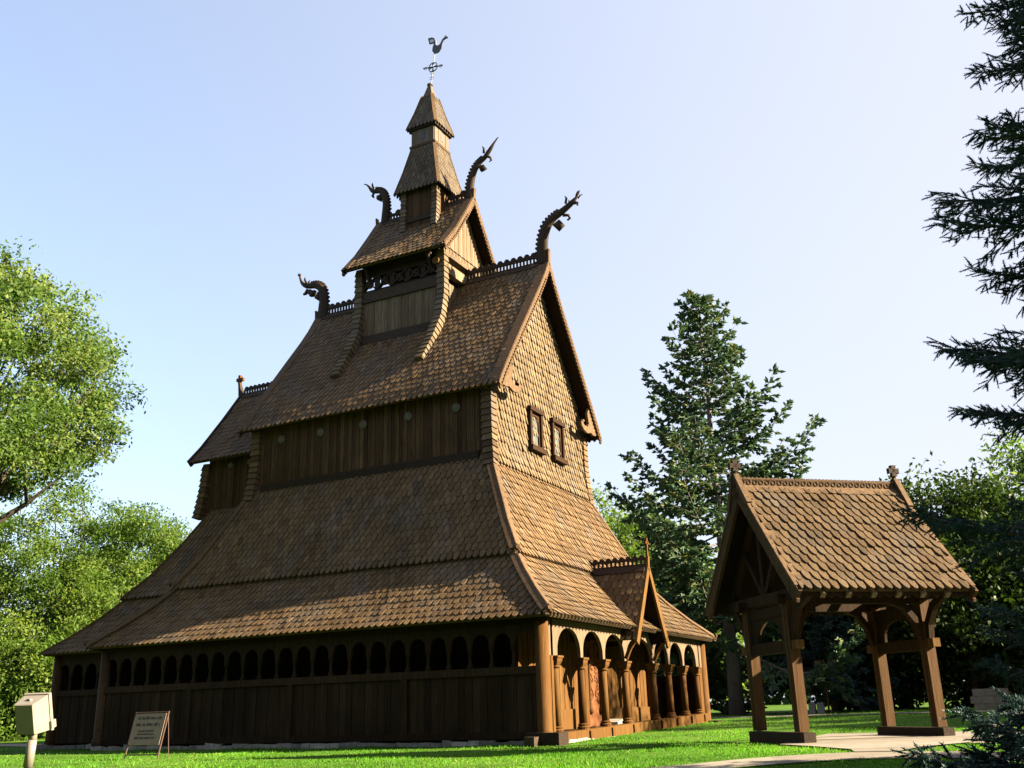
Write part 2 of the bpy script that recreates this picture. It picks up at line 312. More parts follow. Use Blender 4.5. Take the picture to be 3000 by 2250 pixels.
# ================================================================== STAVE CHURCH
CH = (-7.3, 0, 0)
church = empty("stave_church", CH, "tall dark brown wooden stave church with stacked shingle roofs, dragon heads and a spire", "church")
def part(name, mb, m, parent=None, smooth=False): return mb.build(name, m, parent or church, CH, smooth)
def one(name, m, fn, parent=None, smooth=False):
    mb = MB(); fn(mb); return part(name, mb, m, parent, smooth)
WG, XB, XC, WC = 6.314, -14.697, -18.016, 5.335
EO = .413
# foundation: row of field stones under the sills
def stones(mb, p0, p1, z0, z1, depth=.35):
    p0 = np.array(p0, float); p1 = np.array(p1, float); L = np.linalg.norm(p1 - p0); d = (p1 - p0) / L; n = np.array((d[1], -d[0]))
    s = 0
    while s < L:
        l = random.uniform(.25, .6); q = p0 + d * (s + l / 2); h = (z1 - z0) * random.uniform(.8, 1)
        v = np.array([(x, y, z) for x in (-1, 1) for y in (-1, 1) for z in (-1, 1)], float) * (1 + rng.normal(0, .08, (8, 3)))
        V = np.concatenate([(q + v[:, :1] * d * l * .49 + v[:, 1:2] * n * depth / 2), (z0 + h / 2 + v[:, 2:] * h / 2)], 1)
        mb.add(V, [(0, 1, 3, 2), (4, 6, 7, 5), (0, 4, 5, 1), (2, 3, 7, 6), (0, 2, 6, 4), (1, 5, 7, 3)]); s += l
def f(mb):
    stones(mb, (.05, -WG), (XB, -WG), -.15, .16); stones(mb, (XB, -WC - .02), (XC - .1, -WC - .02), -.15, .2); stones(mb, (XB + .2, -WG), (XB + .2, -WC), -.15, .2)
    stones(mb, (XC, -WC), (XC, WC), -.15, .25); stones(mb, (.02, WG), (.02, -WG), -.15, .1); stones(mb, (XB, WG), (0, WG), -.15, .2)
one("foundation", STONE, f)
# floor and inner walls
def planks(mb, p0, p1, z0, z1, nrm, w=.17, th=.04, gap=.006, batten=True, zf=None):
    p0 = np.array(p0, float); p1 = np.array(p1, float); L = np.linalg.norm(p1 - p0); d = (p1 - p0) / L; n = max(1, round(L / w)); w = L / n
    rot = np.array([[d[0], nrm[0], 0], [d[1], nrm[1], 0], [0, 0, 1.]])
    for i in range(n):
        q = p0 + d * (i + .5) * w; zz = zf(i / n) if zf else z1; r = min(1, max(0, random.gauss(.5, .22)))
        mb.box((q[0] + nrm[0] * (i % 2) * .012, q[1] + nrm[1] * (i % 2) * .012, (z0 + zz) / 2), (w - gap, th, zz - z0), rot, r)
def f(mb):
    mb.bx((XB, -6.2, .05), (-.1, 6.2, .27), .3)
    mb.bx((XC, -5.2, .05), (XB, 5.2, .27), .3)
one("floor", DARKIN, f)
def f(mb):
    planks(mb, (-13.2, -4.9), (-1.5, -4.9), .27, 4.4, (0, -1), .25)
    planks(mb, (-13.2, 4.9), (-1.5, 4.9), .27, 4.4, (0, 1), .25)
    mb.bx((-13.2, -4.8, 3.9), (-1.6, 4.8, 4.2), .2)
one("nave_wall", DARKIN, f)
def f(mb):
    planks(mb, (-1.5, -4.9), (-1.5, -.5), .8, 4.4, (1, 0), .16); planks(mb, (-1.5, .5), (-1.5, 4.9), .8, 4.4, (1, 0), .16)
    mb.bx((-1.52, -4.9, .27), (-1.42, -.5, .8), .7); mb.bx((-1.52, .5, .27), (-1.42, 4.9, .8), .7)
    for y in (-4.85, -2.7, -.62, .62, 2.7, 4.85): mb.bx((-1.5, y - .11, .27), (-1.34, y + .11, 4.3), .4)
one("front_nave_wall", POST, f)
portal = one("portal", PORTAL, lambda mb: mb.prism([(-.5, .3), (.5, .3), (.5, 2.4), (.3, 2.75), (0, 2.95), (-.3, 2.75), (-.5, 2.4)], (-1.44, 0, 0), Y, Zv, .08, .6))
for y in (-.42, .42):
    one("portal_colonnette", POST, lambda mb: mb.lathe((-1.36, y, 0), [(.02, .62), (.1, .68), (.11, .76), (.07, .84), (.045, .9), (.05, 2.1), (.1, 2.18), (.1, 2.32), (.04, 2.36)], 10), portal, True)
def f(mb):
    rr = random.Random(4)
    for k in range(26):           # interlaced carving on the portal boards
        t0 = rr.uniform(0, 6); yc = rr.choice((-.2, .2)); z = .9 + k * .07
        mb.tube([(-1.385, yc + .13 * math.cos(t0 + s * .9), z + .1 * math.sin(t0 * 2 + s * 1.1) + s * .03) for s in range(6)], .014, 5)
one("carving", PORTAL, f, portal)
one("door_step", STONE, lambda mb: (mb.prism([(-.75, .28), (.5, .28), (.62, .36), (.35, .47), (-.3, .5), (-.7, .42)], (-.65, -.1, 0), Y, Zv, .55, .8), mb.prism([(-.9, .25), (.75, .25), (.7, .31), (-.85, .31)], (-.55, -.1, 0), Y, Zv, .9, .6)))

# outer gallery: plank dado, rail, posts, arcade
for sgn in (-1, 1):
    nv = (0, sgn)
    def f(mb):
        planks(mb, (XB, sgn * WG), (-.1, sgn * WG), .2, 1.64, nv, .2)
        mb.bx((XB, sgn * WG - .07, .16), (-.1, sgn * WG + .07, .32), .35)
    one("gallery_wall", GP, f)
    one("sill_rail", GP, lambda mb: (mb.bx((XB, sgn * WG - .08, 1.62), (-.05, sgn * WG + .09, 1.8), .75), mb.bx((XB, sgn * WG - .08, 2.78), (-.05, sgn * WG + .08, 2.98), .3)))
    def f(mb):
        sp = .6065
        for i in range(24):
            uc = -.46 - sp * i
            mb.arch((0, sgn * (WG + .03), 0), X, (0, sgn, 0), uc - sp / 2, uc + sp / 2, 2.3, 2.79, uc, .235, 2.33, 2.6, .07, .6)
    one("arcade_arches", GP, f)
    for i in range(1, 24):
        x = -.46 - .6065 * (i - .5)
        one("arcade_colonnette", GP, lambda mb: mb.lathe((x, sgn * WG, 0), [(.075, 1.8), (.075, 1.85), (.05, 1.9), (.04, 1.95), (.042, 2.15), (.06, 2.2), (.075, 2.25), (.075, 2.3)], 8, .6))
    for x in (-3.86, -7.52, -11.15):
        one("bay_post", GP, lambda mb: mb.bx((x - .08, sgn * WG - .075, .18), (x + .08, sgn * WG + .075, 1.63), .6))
    for x in (XB,):
        one("corner_post", TR, lambda mb: mb.lathe((x, sgn * WG, 0), [(.19, .1), (.19, .3), (.16, .34), (.15, 2.95)], 14, .35), None, True)
for sgn in (-1, 1):
    one("corner_post", POST, lambda mb: mb.lathe((0, sgn * WG, 0), [(.2, .12), (.2, .3), (.17, .35), (.165, 2.95)], 16, .5), None, True)
    one("corner_board", POST, lambda mb: (mb.bx((-.04, sgn * (WG - .36), .3), (.04, sgn * (WG - .2), 2.95), .45), mb.bx((-.03, sgn * (WG - .5), .3), (.05, sgn * (WG - .38), 2.95), .6)))
    one("sill_beam_end", DK, lambda mb: (mb.bx((-.35, sgn * WG - .32, -.06), (.5, sgn * WG + .2, .3), .1), mb.bx((-.24, sgn * WG - .62, -.06), (.02, sgn * WG + .5, .22), .9)))
# front sill beam follows the rising ground, columns stand on it
def zb(y): return .27 + (y + 5.6) * .0235
one("front_sill_beam", POST, lambda mb: [mb.beam((.02, a, zb(a) - .14), (.02, b, zb(b) - .14), .3, .28, r=q) for a, b, q in ((-6.1, -2.4, .55), (-2.4, .9, .75), (.9, 6.1, .35))])
CY = [-5.64, -4.08, -2.6, -1.02, 1.3, 2.74, 4.18, 5.6]
for y in CY:
    z = zb(y)
    col = one("column", POST, lambda mb: mb.lathe((0, y, 0), [(.105, z + .12), (.1, 1.2), (.09, 1.78)], 14), None, True)
    one("column_base", POST, lambda mb: (mb.lathe((0, y, 0), [(.15, z - .02), (.15, z + .03), (.16, z + .05), (.12, z + .09), (.14, z + .12), (.1, z + .15)], 14, .4), mb.prism([(-.05, z - .03), (.05, z - .03), (.03, z - .24), (-.03, z - .24)], (.19, y, 0), Y, Zv, .05, .3)), col)
    one("capital", POST, lambda mb: (mb.lathe((0, y, 0), [(.09, 1.74), (.125, 1.77), (.125, 1.8), (.09, 1.83)], 14, .5), mb.loft([[(q * a, y + q * b, zz) for a, b in ((-1, -1), (1, -1), (1, 1), (-1, 1))] for q, zz in ((.1, 1.83), (.135, 1.9), (.15, 1.99))], .5), mb.box((0, y, 2.015), (.34, .34, .05), None, .7)), col)
def f(mb):
    ys = [-6.0] + CY + [6.0]
    for a, b in zip(CY[:-1], CY[1:]):
        c = (a + b) / 2; h = (b - a) / 2
        mb.arch((.05, 0, 0), Y, X, a, b, 2.04, 2.95, c, h - .075, 2.1, 2.74, .1, .6, 16)
    mb.bx((-.05, -6.15, 2.04), (.05, CY[0], 2.95), .5); mb.bx((-.05, CY[-1], 2.04), (.05, 6.15, 2.95), .5)
one("front_arches", PLL, f)
# choir gallery
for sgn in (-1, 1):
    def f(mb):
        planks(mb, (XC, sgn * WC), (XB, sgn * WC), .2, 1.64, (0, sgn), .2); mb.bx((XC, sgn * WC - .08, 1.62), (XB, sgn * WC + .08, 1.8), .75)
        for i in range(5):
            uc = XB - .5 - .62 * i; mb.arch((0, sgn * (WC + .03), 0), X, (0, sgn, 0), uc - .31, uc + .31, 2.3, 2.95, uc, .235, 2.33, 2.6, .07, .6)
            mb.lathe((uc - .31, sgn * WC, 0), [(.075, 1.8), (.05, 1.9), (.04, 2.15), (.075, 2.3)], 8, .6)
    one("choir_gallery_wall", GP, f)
one("corner_post", PL, lambda mb: mb.lathe((XC, -WC, 0), [(.19, .1), (.15, .34), (.15, 2.95)], 12, .5), None, True)
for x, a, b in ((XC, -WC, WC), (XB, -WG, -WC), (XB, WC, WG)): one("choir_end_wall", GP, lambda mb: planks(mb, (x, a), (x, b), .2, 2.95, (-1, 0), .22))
for y in (-4, 4): one("choir_inner_wall", DARKIN, lambda mb: planks(mb, (-16.9, y), (-13, y), .27, 4.5, (0, y / 4), .25))

# ---- roofs
P1 = [(0, 2.917), (.6, 3.43), (1.2, 4.03), (1.85, 4.8)]
P2 = [(0, 4.705), (.5, 5.52), (1.1, 6.77), (1.70, 8.05)]
I2 = 1.223
def ring_roof(name, x0, x1, W, prof, w, ex, back=True):
    mb = MB()
    Face((x0, -W, 0), X, Y, x1 - x0, prof, 1, 1).make(mb, w, ex); Face((x1, -W, 0), Y, -X, 2 * W, prof, 1, 1).make(mb, w, ex, th=.06, gapf=.77)
    Face((x1, W, 0), -X, -Y, x1 - x0, prof, 1, 1).make(mb, w, ex); Face((x0, W, 0), -Y, X, 2 * W, prof, 1, 1).make(mb, w, ex)
    o = part(name, mb, SH)
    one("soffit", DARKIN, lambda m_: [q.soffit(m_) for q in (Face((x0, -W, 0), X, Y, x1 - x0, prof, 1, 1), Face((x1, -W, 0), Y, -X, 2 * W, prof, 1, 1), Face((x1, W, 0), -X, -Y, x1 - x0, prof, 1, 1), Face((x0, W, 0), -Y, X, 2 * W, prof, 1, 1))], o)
    for (cx, cy, dx, dy) in ((x1, -W, -1, 1), (x1, W, -1, -1), (x0, -W, 1, 1), (x0, W, 1, -1)):
        pts = [np.array((cx + dx * (i - .02), cy + dy * (i - .02), z + .15)) for i, z in prof]
        one("hip_board", TR, lambda m_: (m_.polybeam([p + (dx * .1, 0, 0) for p in pts], .22, .05, (0, -dy * .75, .65), .85), m_.polybeam([p + (0, dy * .1, 0) for p in pts], .22, .05, (-dx * .75, 0, .65), .75), m_.tube([pts[0] + (0, 0, .02), pts[0] + (-.05 * dx, -.05 * dy, .02)], [.1, .06], 6)), o)
    return o
ring_roof("gallery_roof", XB - EO, EO, WG + EO, P1, .206, .25)
ring_roof("aisle_roof", XB + I2, -I2, WG - I2, P2, .204, .25)
# choir lower roofs
def choir_roof(name, x0, W, prof, w, ex):
    mb = MB()
    Face((x0, -W, 0), X, Y, 5.6, prof, 1, 0).make(mb, w, ex); Face((x0 + 5.6, W, 0), -X, -Y, 5.6, prof, 0, 1).make(mb, w, ex); Face((x0, W, 0), -Y, X, 2 * W, prof, 1, 1).make(mb, w, ex)
    o = part(name, mb, SH)
    for dy in (1, -1):
        pts = [(x0 + i - .02, -dy * (W - i), z + .05) for i, z in prof]; one("hip_board", TR, lambda m_: m_.polybeam(pts, .22, .07, (-1, -dy, 1.5), .7), o)
choir_roof("choir_gallery_roof", XC - EO, WC + EO, P1, .206, .25)
choir_roof("choir_aisle_roof", -16.8, 4.11, [(0, 4.705), (.6, 5.45), (1.3, 6.6), (1.95, 7.85)], .204, .25)
# clerestory
WCl = 3.43; XF = -2.89; XBk = -11.75
for sgn in (-1, 1):
    one("clerestory_wall", PL, lambda mb: planks(mb, (XBk, sgn * WCl), (XF, sgn * WCl), 7.8, 10.3, (0, sgn), .15, .05, .012))
    one("clerestory_sill", DK, lambda mb: (mb.bx((XBk + .3, sgn * (WCl + .02), 7.86), (XF - .3, sgn * (WCl + .13), 8.08), .2), mb.bx((XBk + .3, sgn * (WCl + .0), 8.08), (XF - .3, sgn * (WCl + .08), 8.13), .6)))
    if sgn < 0:
        for x in (-10.71, -9.09, -7.4, -5.7, -3.97):
            one("vent_disc", DISC, lambda mb: (mb.tube([(x, -WCl - .03, 9.57), (x, -WCl - .08, 9.57)], [.14, .14], 16, .6), mb.tube([(x, -WCl - .08, 9.57), (x, -WCl - .12, 9.57)], [.11, .06], 16, .7)))
def scales(mb, path, wd, step=.2, th=.05, up=None, r0=.5):
    pts = np.array(path, float); sl = np.linalg.norm(np.diff(pts, axis=0), axis=1); T = np.concatenate([[0], np.cumsum(sl)])
    for s_ in np.arange(0, T[-1], step):
        P = lambda q: np.array([np.interp(q, T, pts[:, k]) for k in range(3)])
        a, b = P(s_), P(min(s_ + step * 1.25, T[-1])); mb.beam(a, b, wd * .82, wd * .82, up or (1, .01, 0), min(1, max(0, random.gauss(r0, .2))), wd * 1.12, wd * 1.12)
for cx, cy in ((XF + .02, -WCl), (XBk, -WCl), (XF + .02, WCl), (XBk, WCl)):
    fl = np.sign(cy) * .12; fx = .1 if cx > -5 else -.1
    one("shingled_corner_post", SH, lambda mb: scales(mb, [(cx, cy, 10.2), (cx, cy, 8.8), (cx + fx * .5, cy + fl * .5, 8.1), (cx + fx, cy + fl, 7.6)], .34, .2))
# west gable wall of shingles
def glim(i, z):
    hw = np.where(z < 9.9, 3.46 + .1 * np.clip((8.6 - z), 0, 1), np.clip((15.2 - z) / 1.36, .02, 9)); return 3.6 - hw, 3.6 + hw
one("gable_wall", SHW, lambda mb: Face((XF + .16, -3.6, 0), Y, -X, 7.2, [(0, 7.72), (.1, 8.2), (.15, 9.0), (.16, 15.15)], lim=glim).make(mb, .2, .25, th=.075, gapf=.77, pt=1.1))
one("gable_wall", PL, lambda mb: mb.prism([(-3.4, 7.8), (3.4, 7.8), (3.4, 10), (0, 15.2), (-3.4, 10)], (XBk, 0, 0), Y, Zv, .1, .4))
one("gable_wire", IRON, lambda mb: mb.tube([(XF + .06, y, z) for y, z in ((-3.4, 10.15), (-3.04, 9.96), (-1.1, 9.97), (1.6, 9.93), (3.4, 9.85))], .018, 5))
for y0, y1 in ((-1.06, -.16), (.6, 1.5)):
    def f(mb):
        a, b, z0, z1 = y0, y1, 8.6, 10.05
        mb.bx((XF + .02, a, z0 + .15), (XF + .24, a + .12, z1 - .14), .2); mb.bx((XF + .02, b - .12, z0 + .15), (XF + .24, b, z1 - .14), .2)
        mb.bx((XF + .02, a - .04, z1 - .14), (XF + .28, b + .04, z1), .25); mb.bx((XF + .02, a - .05, z0), (XF + .32, b + .05, z0 + .16), .3)
        mb.arch((XF + .17, 0, 0), Y, X, a + .12, b - .12, z0 + .16, z1 - .14, (a + b) / 2, (b - a) / 2 - .19, z1 - .5, z1 - .24, .06, .95)
    wn = one("window", WFR, f)
    one("pane", GLASS, lambda mb: mb.bx((XF + .1, y0 + .15, 8.75), (XF + .125, y1 - .15, 9.92), .5), wn)
# nave roof
NP = [(0, 9.95), (.34, 10.48), (1.02, 11.42), (2.07, 12.83), (2.97, 14.03), (3.46, 14.74), (3.851, 15.4)]
NX0, NX1, NW = -12.19, -2.33, 3.851
nave = MB()
Face((NX0, -NW, 0), X, Y, NX1 - NX0, NP).make(nave, .205, .265); Face((NX1, NW, 0), -X, -Y, NX1 - NX0, NP).make(nave, .205, .265)
nave = part("nave_roof", nave, SH)
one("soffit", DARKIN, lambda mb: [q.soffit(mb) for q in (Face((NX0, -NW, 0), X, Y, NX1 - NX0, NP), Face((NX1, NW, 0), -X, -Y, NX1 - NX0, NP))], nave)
def barge(parent, x, W, prof, zt, mm=TR, wd=.34, out=1, th=.1):
    for sg in (-1, 1):
        pts = [(x + out * .03, sg * (W - i), z + .02) for i, z in prof] + [(x + out * .05, sg * .05, zt)]
        def f(mb):
            n = len(pts)
            ups = (out, 0, 0)
            mb.polybeam([np.array(p) + (-out * .13, 0, .07) for p in pts[:-1]], wd, .06, (0, -sg, .7), .85)
            mb.polybeam([np.array(p) + (out * .03, 0, -.05) for p in pts], [.17] * (n - 2) + [.17, .05], .06, ups, .7)
            T = np.array(pts); L = np.linalg.norm(np.diff(T, axis=0), axis=1); cs = np.concatenate([[0], np.cumsum(L)])
            for s_ in np.arange(.1, cs[-2], .15):     # scalloped lower edge
                q = [np.interp(s_, cs, T[:, k]) for k in range(3)]; mb.tube([(q[0], q[1], q[2] - .2), (q[0] + out * .06, q[1], q[2] - .2)], .07, 7, .6)
        one("barge_board", mm, f, parent)
barge(nave, NX1, NW, NP, 15.95); barge(nave, NX0, NW, NP, 15.8, out=-1)
def crest(parent, x0, x1, z0, h, tooth=.26, holes=True):
    def f(mb):
        mb.bx((x0, -.045, z0 - .08), (x1, .045, z0 + h * .18), .3); mb.bx((x0, -.04, z0 + h * .55), (x1, .04, z0 + h * .8), .4)
        n = int((x1 - x0) / .13)
        for i in range(n + 1):
            x = x0 + (x1 - x0) * i / n; mb.bx((x - .028, -.03, z0 + h * .1), (x + .028, .03, z0 + h * .6), .4)
        n = int((x1 - x0) / tooth)
        for i in range(n):
            x = x0 + (x1 - x0) * (i + .5) / n; mb.tube([(x, -.038, z0 + h * .78), (x, .038, z0 + h * .78)], tooth * .42, 10, .4)
        for s_ in (-1, 1): mb.beam((x0, s_ * .12, z0 - .1), (x1, s_ * .12, z0 - .1), .22, .05, (0, s_ * .8, .6), .6)
    one("ridge_crest", DK, f, parent)
crest(nave, -11.9, -9.0, 15.42, .48); crest(nave, -5.6, -2.7, 15.42, .48)
# carved brackets at the verge feet
for sg in (-1, 1):
    one("carved_bracket", TR, lambda mb: (mb.prism([(sg * a, b) for a, b in ((-3.86, 10.0), (-3.5, 10.5), (-3.0, 10.95), (-2.85, 10.7), (-2.95, 10.35), (-2.8, 10.2), (-2.5, 10.22), (-2.42, 10.36), (-2.52, 10.42), (-2.58, 10.34), (-2.28, 10.3), (-2.3, 10.16), (-2.5, 10.03), (-2.8, 9.97), (-3.1, 10.06), (-3.35, 10.0), (-3.6, 10.06))], (NX1 - .04, 0, 0), Y, Zv, .09, .9), ), nave)
# turret on the nave roof
TP = [(0, 15.95), (.76, 16.82), (1.5, 17.85), (2.1, 18.72)]
TX0, TX1, TW = -9.406, -5.232, 2.096
tr = MB(); Face((TX0, -TW, 0), X, Y, TX1 - TX0, TP).make(tr, .2, .25); Face((TX1, TW, 0), -X, -Y, TX1 - TX0, TP).make(tr, .2, .25)
tr = part("turret_roof", tr, SH)
one("soffit", DARKIN, lambda mb: [q.soffit(mb) for q in (Face((TX0, -TW, 0), X, Y, TX1 - TX0, TP), Face((TX1, TW, 0), -X, -Y, TX1 - TX0, TP))], tr)
barge(tr, TX1, TW, TP, 19.15, wd=.3); barge(tr, TX0, TW, TP, 19.05, wd=.26, out=-1)
crest(tr, -9.1, -7.9, 18.74, .36, .3); crest(tr, -6.3, -5.4, 18.74, .36, .3)
for sg in (-1, 1):
    one("turret_wall", PLL, lambda mb: planks(mb, (-9.0, sg * 1.5), (-5.75, sg * 1.5), 13.2, 14.85, (0, sg), .14, .05, .01))
    one("turret_sill", DK, lambda mb: (mb.bx((-9.0, sg * 1.46, 13.12), (-5.75, sg * 1.64, 13.45), .7), mb.bx((-9.0, sg * 1.46, 14.75), (-5.75, sg * 1.6, 15.12), .9)))
    def f(mb):
        mb.bx((-9, sg * 1.48, 15.12), (-5.75, sg * 1.54, 15.22), .3); mb.bx((-9, sg * 1.48, 15.72), (-5.75, sg * 1.54, 16.2), .3)
        n = 5
        for i in range(n):
            x = -9 + 3.25 * (i + .5) / n; h = 3.25 / n / 2
            for a in (-1, 1): mb.beam((x - h * .98, sg * 1.51, 15.47 + a * .26), (x + h * .98, sg * 1.51, 15.47 - a * .26), .055, .15, (0, sg, .01), .4)
            mb.tube([(x, sg * 1.475, 15.47), (x, sg * 1.545, 15.47)], .16, 10, .5); mb.bx((x - h - .1, sg * 1.48, 15.2), (x - h + .1, sg * 1.54, 15.75), .3)
    one("carved_frieze", DK, f)
    for x, fx in ((-5.62, -.1), (-9.08, -.05)):
        one("shingled_buttress", SHW, lambda mb: scales(mb, [(x, sg * 1.5, 16.1), (x, sg * 1.52, 14.4), (x + fx * .3, sg * 1.68, 13.5), (x + fx, sg * 2.15, 12.55), (x + fx * 1.6, sg * 2.7, 11.65)], .3, .21))
def f(mb):
    planks(mb, (-5.66, -1.35), (-5.66, 1.35), 15.95, 16.4, (1, 0), .11, .05, .012)
    n = 24
    for i in range(n):
        y = -1.75 + 3.5 * (i + .5) / n; zt = 18.55 - abs(y) * 1.32
        mb.bx((-5.66 + (i % 2) * .012, y - .07, 16.35), (-5.6 + (i % 2) * .012, y + .07, max(16.5, zt)), min(1, max(.1, random.gauss(.7, .25))))
one("turret_gable", PLL, f)
one("turret_gable", PLL, lambda mb: mb.prism([(-1.75, 16.2), (1.75, 16.2), (0, 18.5)], (-9.0, 0, 0), Y, Zv, .08, .4))
one("tie_beam", PLL, lambda mb: (mb.bx((-5.72, -1.45, 15.25), (-5.5, 1.45, 15.62), .8), mb.bx((-5.8, -1.6, 15.86), (-5.45, 1.6, 16.02), .3)))
one("turret_end_wall", PLL, lambda mb: (planks(mb, (-5.78, -1.4), (-5.78, 1.4), 13.3, 15.1, (1, 0), .14), planks(mb, (-9.0, -1.4), (-9.0, 1.4), 13.3, 15.1, (-1, 0), .14)))
one("beam_end", POST, lambda mb: mb.tube([(-5.75, -1.5, 15.62), (-5.75, -1.78, 15.62)], [.13, .13], 12, .9))
for x in (-6.05, -8.65):
    for sg in (-1, 1): one("eave_bracket", DK, lambda mb: mb.prism([(sg * 1.5, 15.3), (sg * 1.5, 16.05), (sg * 2.0, 16.05), (sg * 1.8, 15.8)], (x, 0, 0), Y, Zv, .1, .4))
# spire
SX = -7.07
def sq(h, z): return [(SX - h, -h, z), (SX + h, -h, z), (SX + h, h, z), (SX - h, h, z)]
def f(mb):
    for sg in (-1, 1):
        planks(mb, (SX - .62, sg * .7), (SX + .62, sg * .7), 17.6, 19.45, (0, sg), .16); planks(mb, (SX + sg * .7, -.7), (SX + sg * .7, .7), 17.9, 19.45, (sg, 0), .16)
one("spire_base", PL, f)
for s_ in (-1, 1): one("spire_sill", DK, lambda mb: mb.bx((SX - .7, s_ * .66, 17.98), (SX + .7, s_ * .78, 18.14), .5))
for a in (-1, 1):
    for b in (-1, 1): one("shingled_corner_post", SHW, lambda mb: scales(mb, [(SX + a * .68, b * .7, 19.3), (SX + a * .68, b * .7, 18.6), (SX + a * .68, b * .78, 17.6)], .22, .17))
def pyr(name, h0, z0, h1, z1, cap=None):
    mb = MB()
    for E0, U, I in (((SX - h0, -h0, 0), X, Y), ((SX + h0, -h0, 0), Y, -X), ((SX + h0, h0, 0), -X, -Y), ((SX - h0, h0, 0), -Y, X)):
        m = h0 - h1; Face(E0, U, I, 2 * h0, [(0, z0), (m * .5, z0 + (z1 - z0) * .46), (m, z1)], 1, 1).make(mb, .17, .21, th=.02)
    o = part(name, mb, SHG)
    for dx in (-1, 1):
        for dy in (-1, 1):
            m = (h0 - h1)
            one("hip_board", TR, lambda b: b.polybeam([(SX + dx * h0, dy * h0, z0), (SX + dx * (h0 - m * .5), dy * (h0 - m * .5), z0 + (z1 - z0) * .46), (SX + dx * h1, dy * h1, z1)], .13, .06, (dx, dy, .8), .6), o)
    return o
pyr("spire_roof", .973, 19.19, .5, 21.3)
def f(mb):
    for sg in (-1, 1):
        planks(mb, (SX - .5, sg * .5), (SX + .5, sg * .5), 21.25, 22.2, (0, sg), .25, .05, .01); planks(mb, (SX + sg * .5, -.5), (SX + sg * .5, .5), 21.25, 22.2, (sg, 0), .25, .05, .01)
bel = one("belfry", PALE, f)
one("belfry_sill", TR, lambda mb: mb.bx((SX - .57, -.57, 21.22), (SX + .57, .57, 21.32), .3), bel)
for dx, dy in ((0, -1), (1, 0), (0, 1), (-1, 0)):
    one("belfry_opening", IRON, lambda mb: mb.prism([(-.085, 0), (.085, 0), (.085, .3), (.05, .37), (0, .4), (-.05, .37), (-.085, .3)], (SX + dx * .53, dy * .53, 21.52), (-dy, dx, 0), Zv, .03, .1), bel)
one("belfry_soffit", DK, lambda mb: mb.bx((SX - .62, -.62, 21.98), (SX + .62, .62, 22.06), .2), bel)
pyr("spire_roof", .655, 22.06, .24, 23.62)
one("spire_cap", PALE, lambda mb: (mb.loft([sq(.24, 23.58), sq(.2, 23.64), sq(.05, 24.24)], .2), mb.lathe((SX, 0, 0), [(.03, 24.16), (.11, 24.2), (.12, 24.26), (.03, 24.3)], 14, .0)))
lean = lambda z: SX + .08 + (z - 24.25) * .12 - .03
vane = one("weathervane", IRON, lambda mb: (mb.tube([(lean(24.2), 0, 24.2), (lean(26.2), 0, 26.2)], .018, 6)))
def f(mb):
    cx, cz = lean(25.02), 25.02
    mb.tube([(cx + .2 * math.cos(t), 0, cz + .2 * math.sin(t)) for t in np.linspace(0, 2 * math.pi, 25)], .022, 6)
    mb.beam((cx - .46, 0, cz + .1), (cx + .46, 0, cz - .08), .03, .035)
    mb.prism([(-.19, -.05), (-.03, -.012), (.03, -.012), (.19, -.05), (.19, .05), (.03, .012), (-.03, .012), (-.19, .05)], (cx, 0, cz), X, Zv, .03)
    mb.prism([(-.05, -.19), (-.012, -.03), (-.012, .03), (-.05, .19), (.05, .19), (.012, .03), (.012, -.03), (.05, -.19)], (cx, 0, cz), X, Zv, .034)
    for s_ in (-1, 1):
        for t in (-1, 1): mb.tube([(cx + s_ * (.28 + .05 * q), 0, cz - s_ * .06 + t * .07 * math.sin(q * 1.2)) for q in range(4)], .011, 5)
    for z in (24.45, 24.7):
        for t in (-1, 1): mb.tube([(lean(z) + t * .09 * math.sin(q), 0, z + .05 * q) for q in (0, .8, 1.6, 2.4, 3.1)], .009, 5)
one("compass_cross", IRON, f, vane)
def f(mb):
    o = (lean(25.9), 0, 25.9)
    mb.prism([(-.14, -.12), (-.05, -.27), (.08, -.3), (.2, -.26), (.3, -.12), (.34, .08), (.4, .2), (.5, .24), (.58, .22), (.6, .26), (.52, .34), (.44, .33), (.33, .26), (.22, .08), (.12, .04), (.04, .1), (.0, .3), (-.03, .44), (-.14, .53), (-.3, .55), (-.3, .5), (-.13, .47), (-.07, .36), (-.06, .2), (-.12, .05)], o, X, Zv, .03)
    mb.prism([(-.34, .55), (-.28, .55), (-.22, .25), (-.27, .25)], o, X, Zv, .026)
    for k in range(5): mb.beam((o[0] - .28 + k * .012, 0, o[2] + .47 - k * .05), (o[0] - .08, 0, o[2] + .43 - k * .045), .02, .016)
    mb.prism([(-.27, .25), (-.08, .22), (-.07, .27), (-.22, .3)], o, X, Zv, .026)
    for k in range(3): mb.beam((o[0] + .46 + k * .035, 0, o[2] + .32), (o[0] + .45 + k * .04, 0, o[2] + .4), .02, .02)
one("rooster", IRON, f, vane)
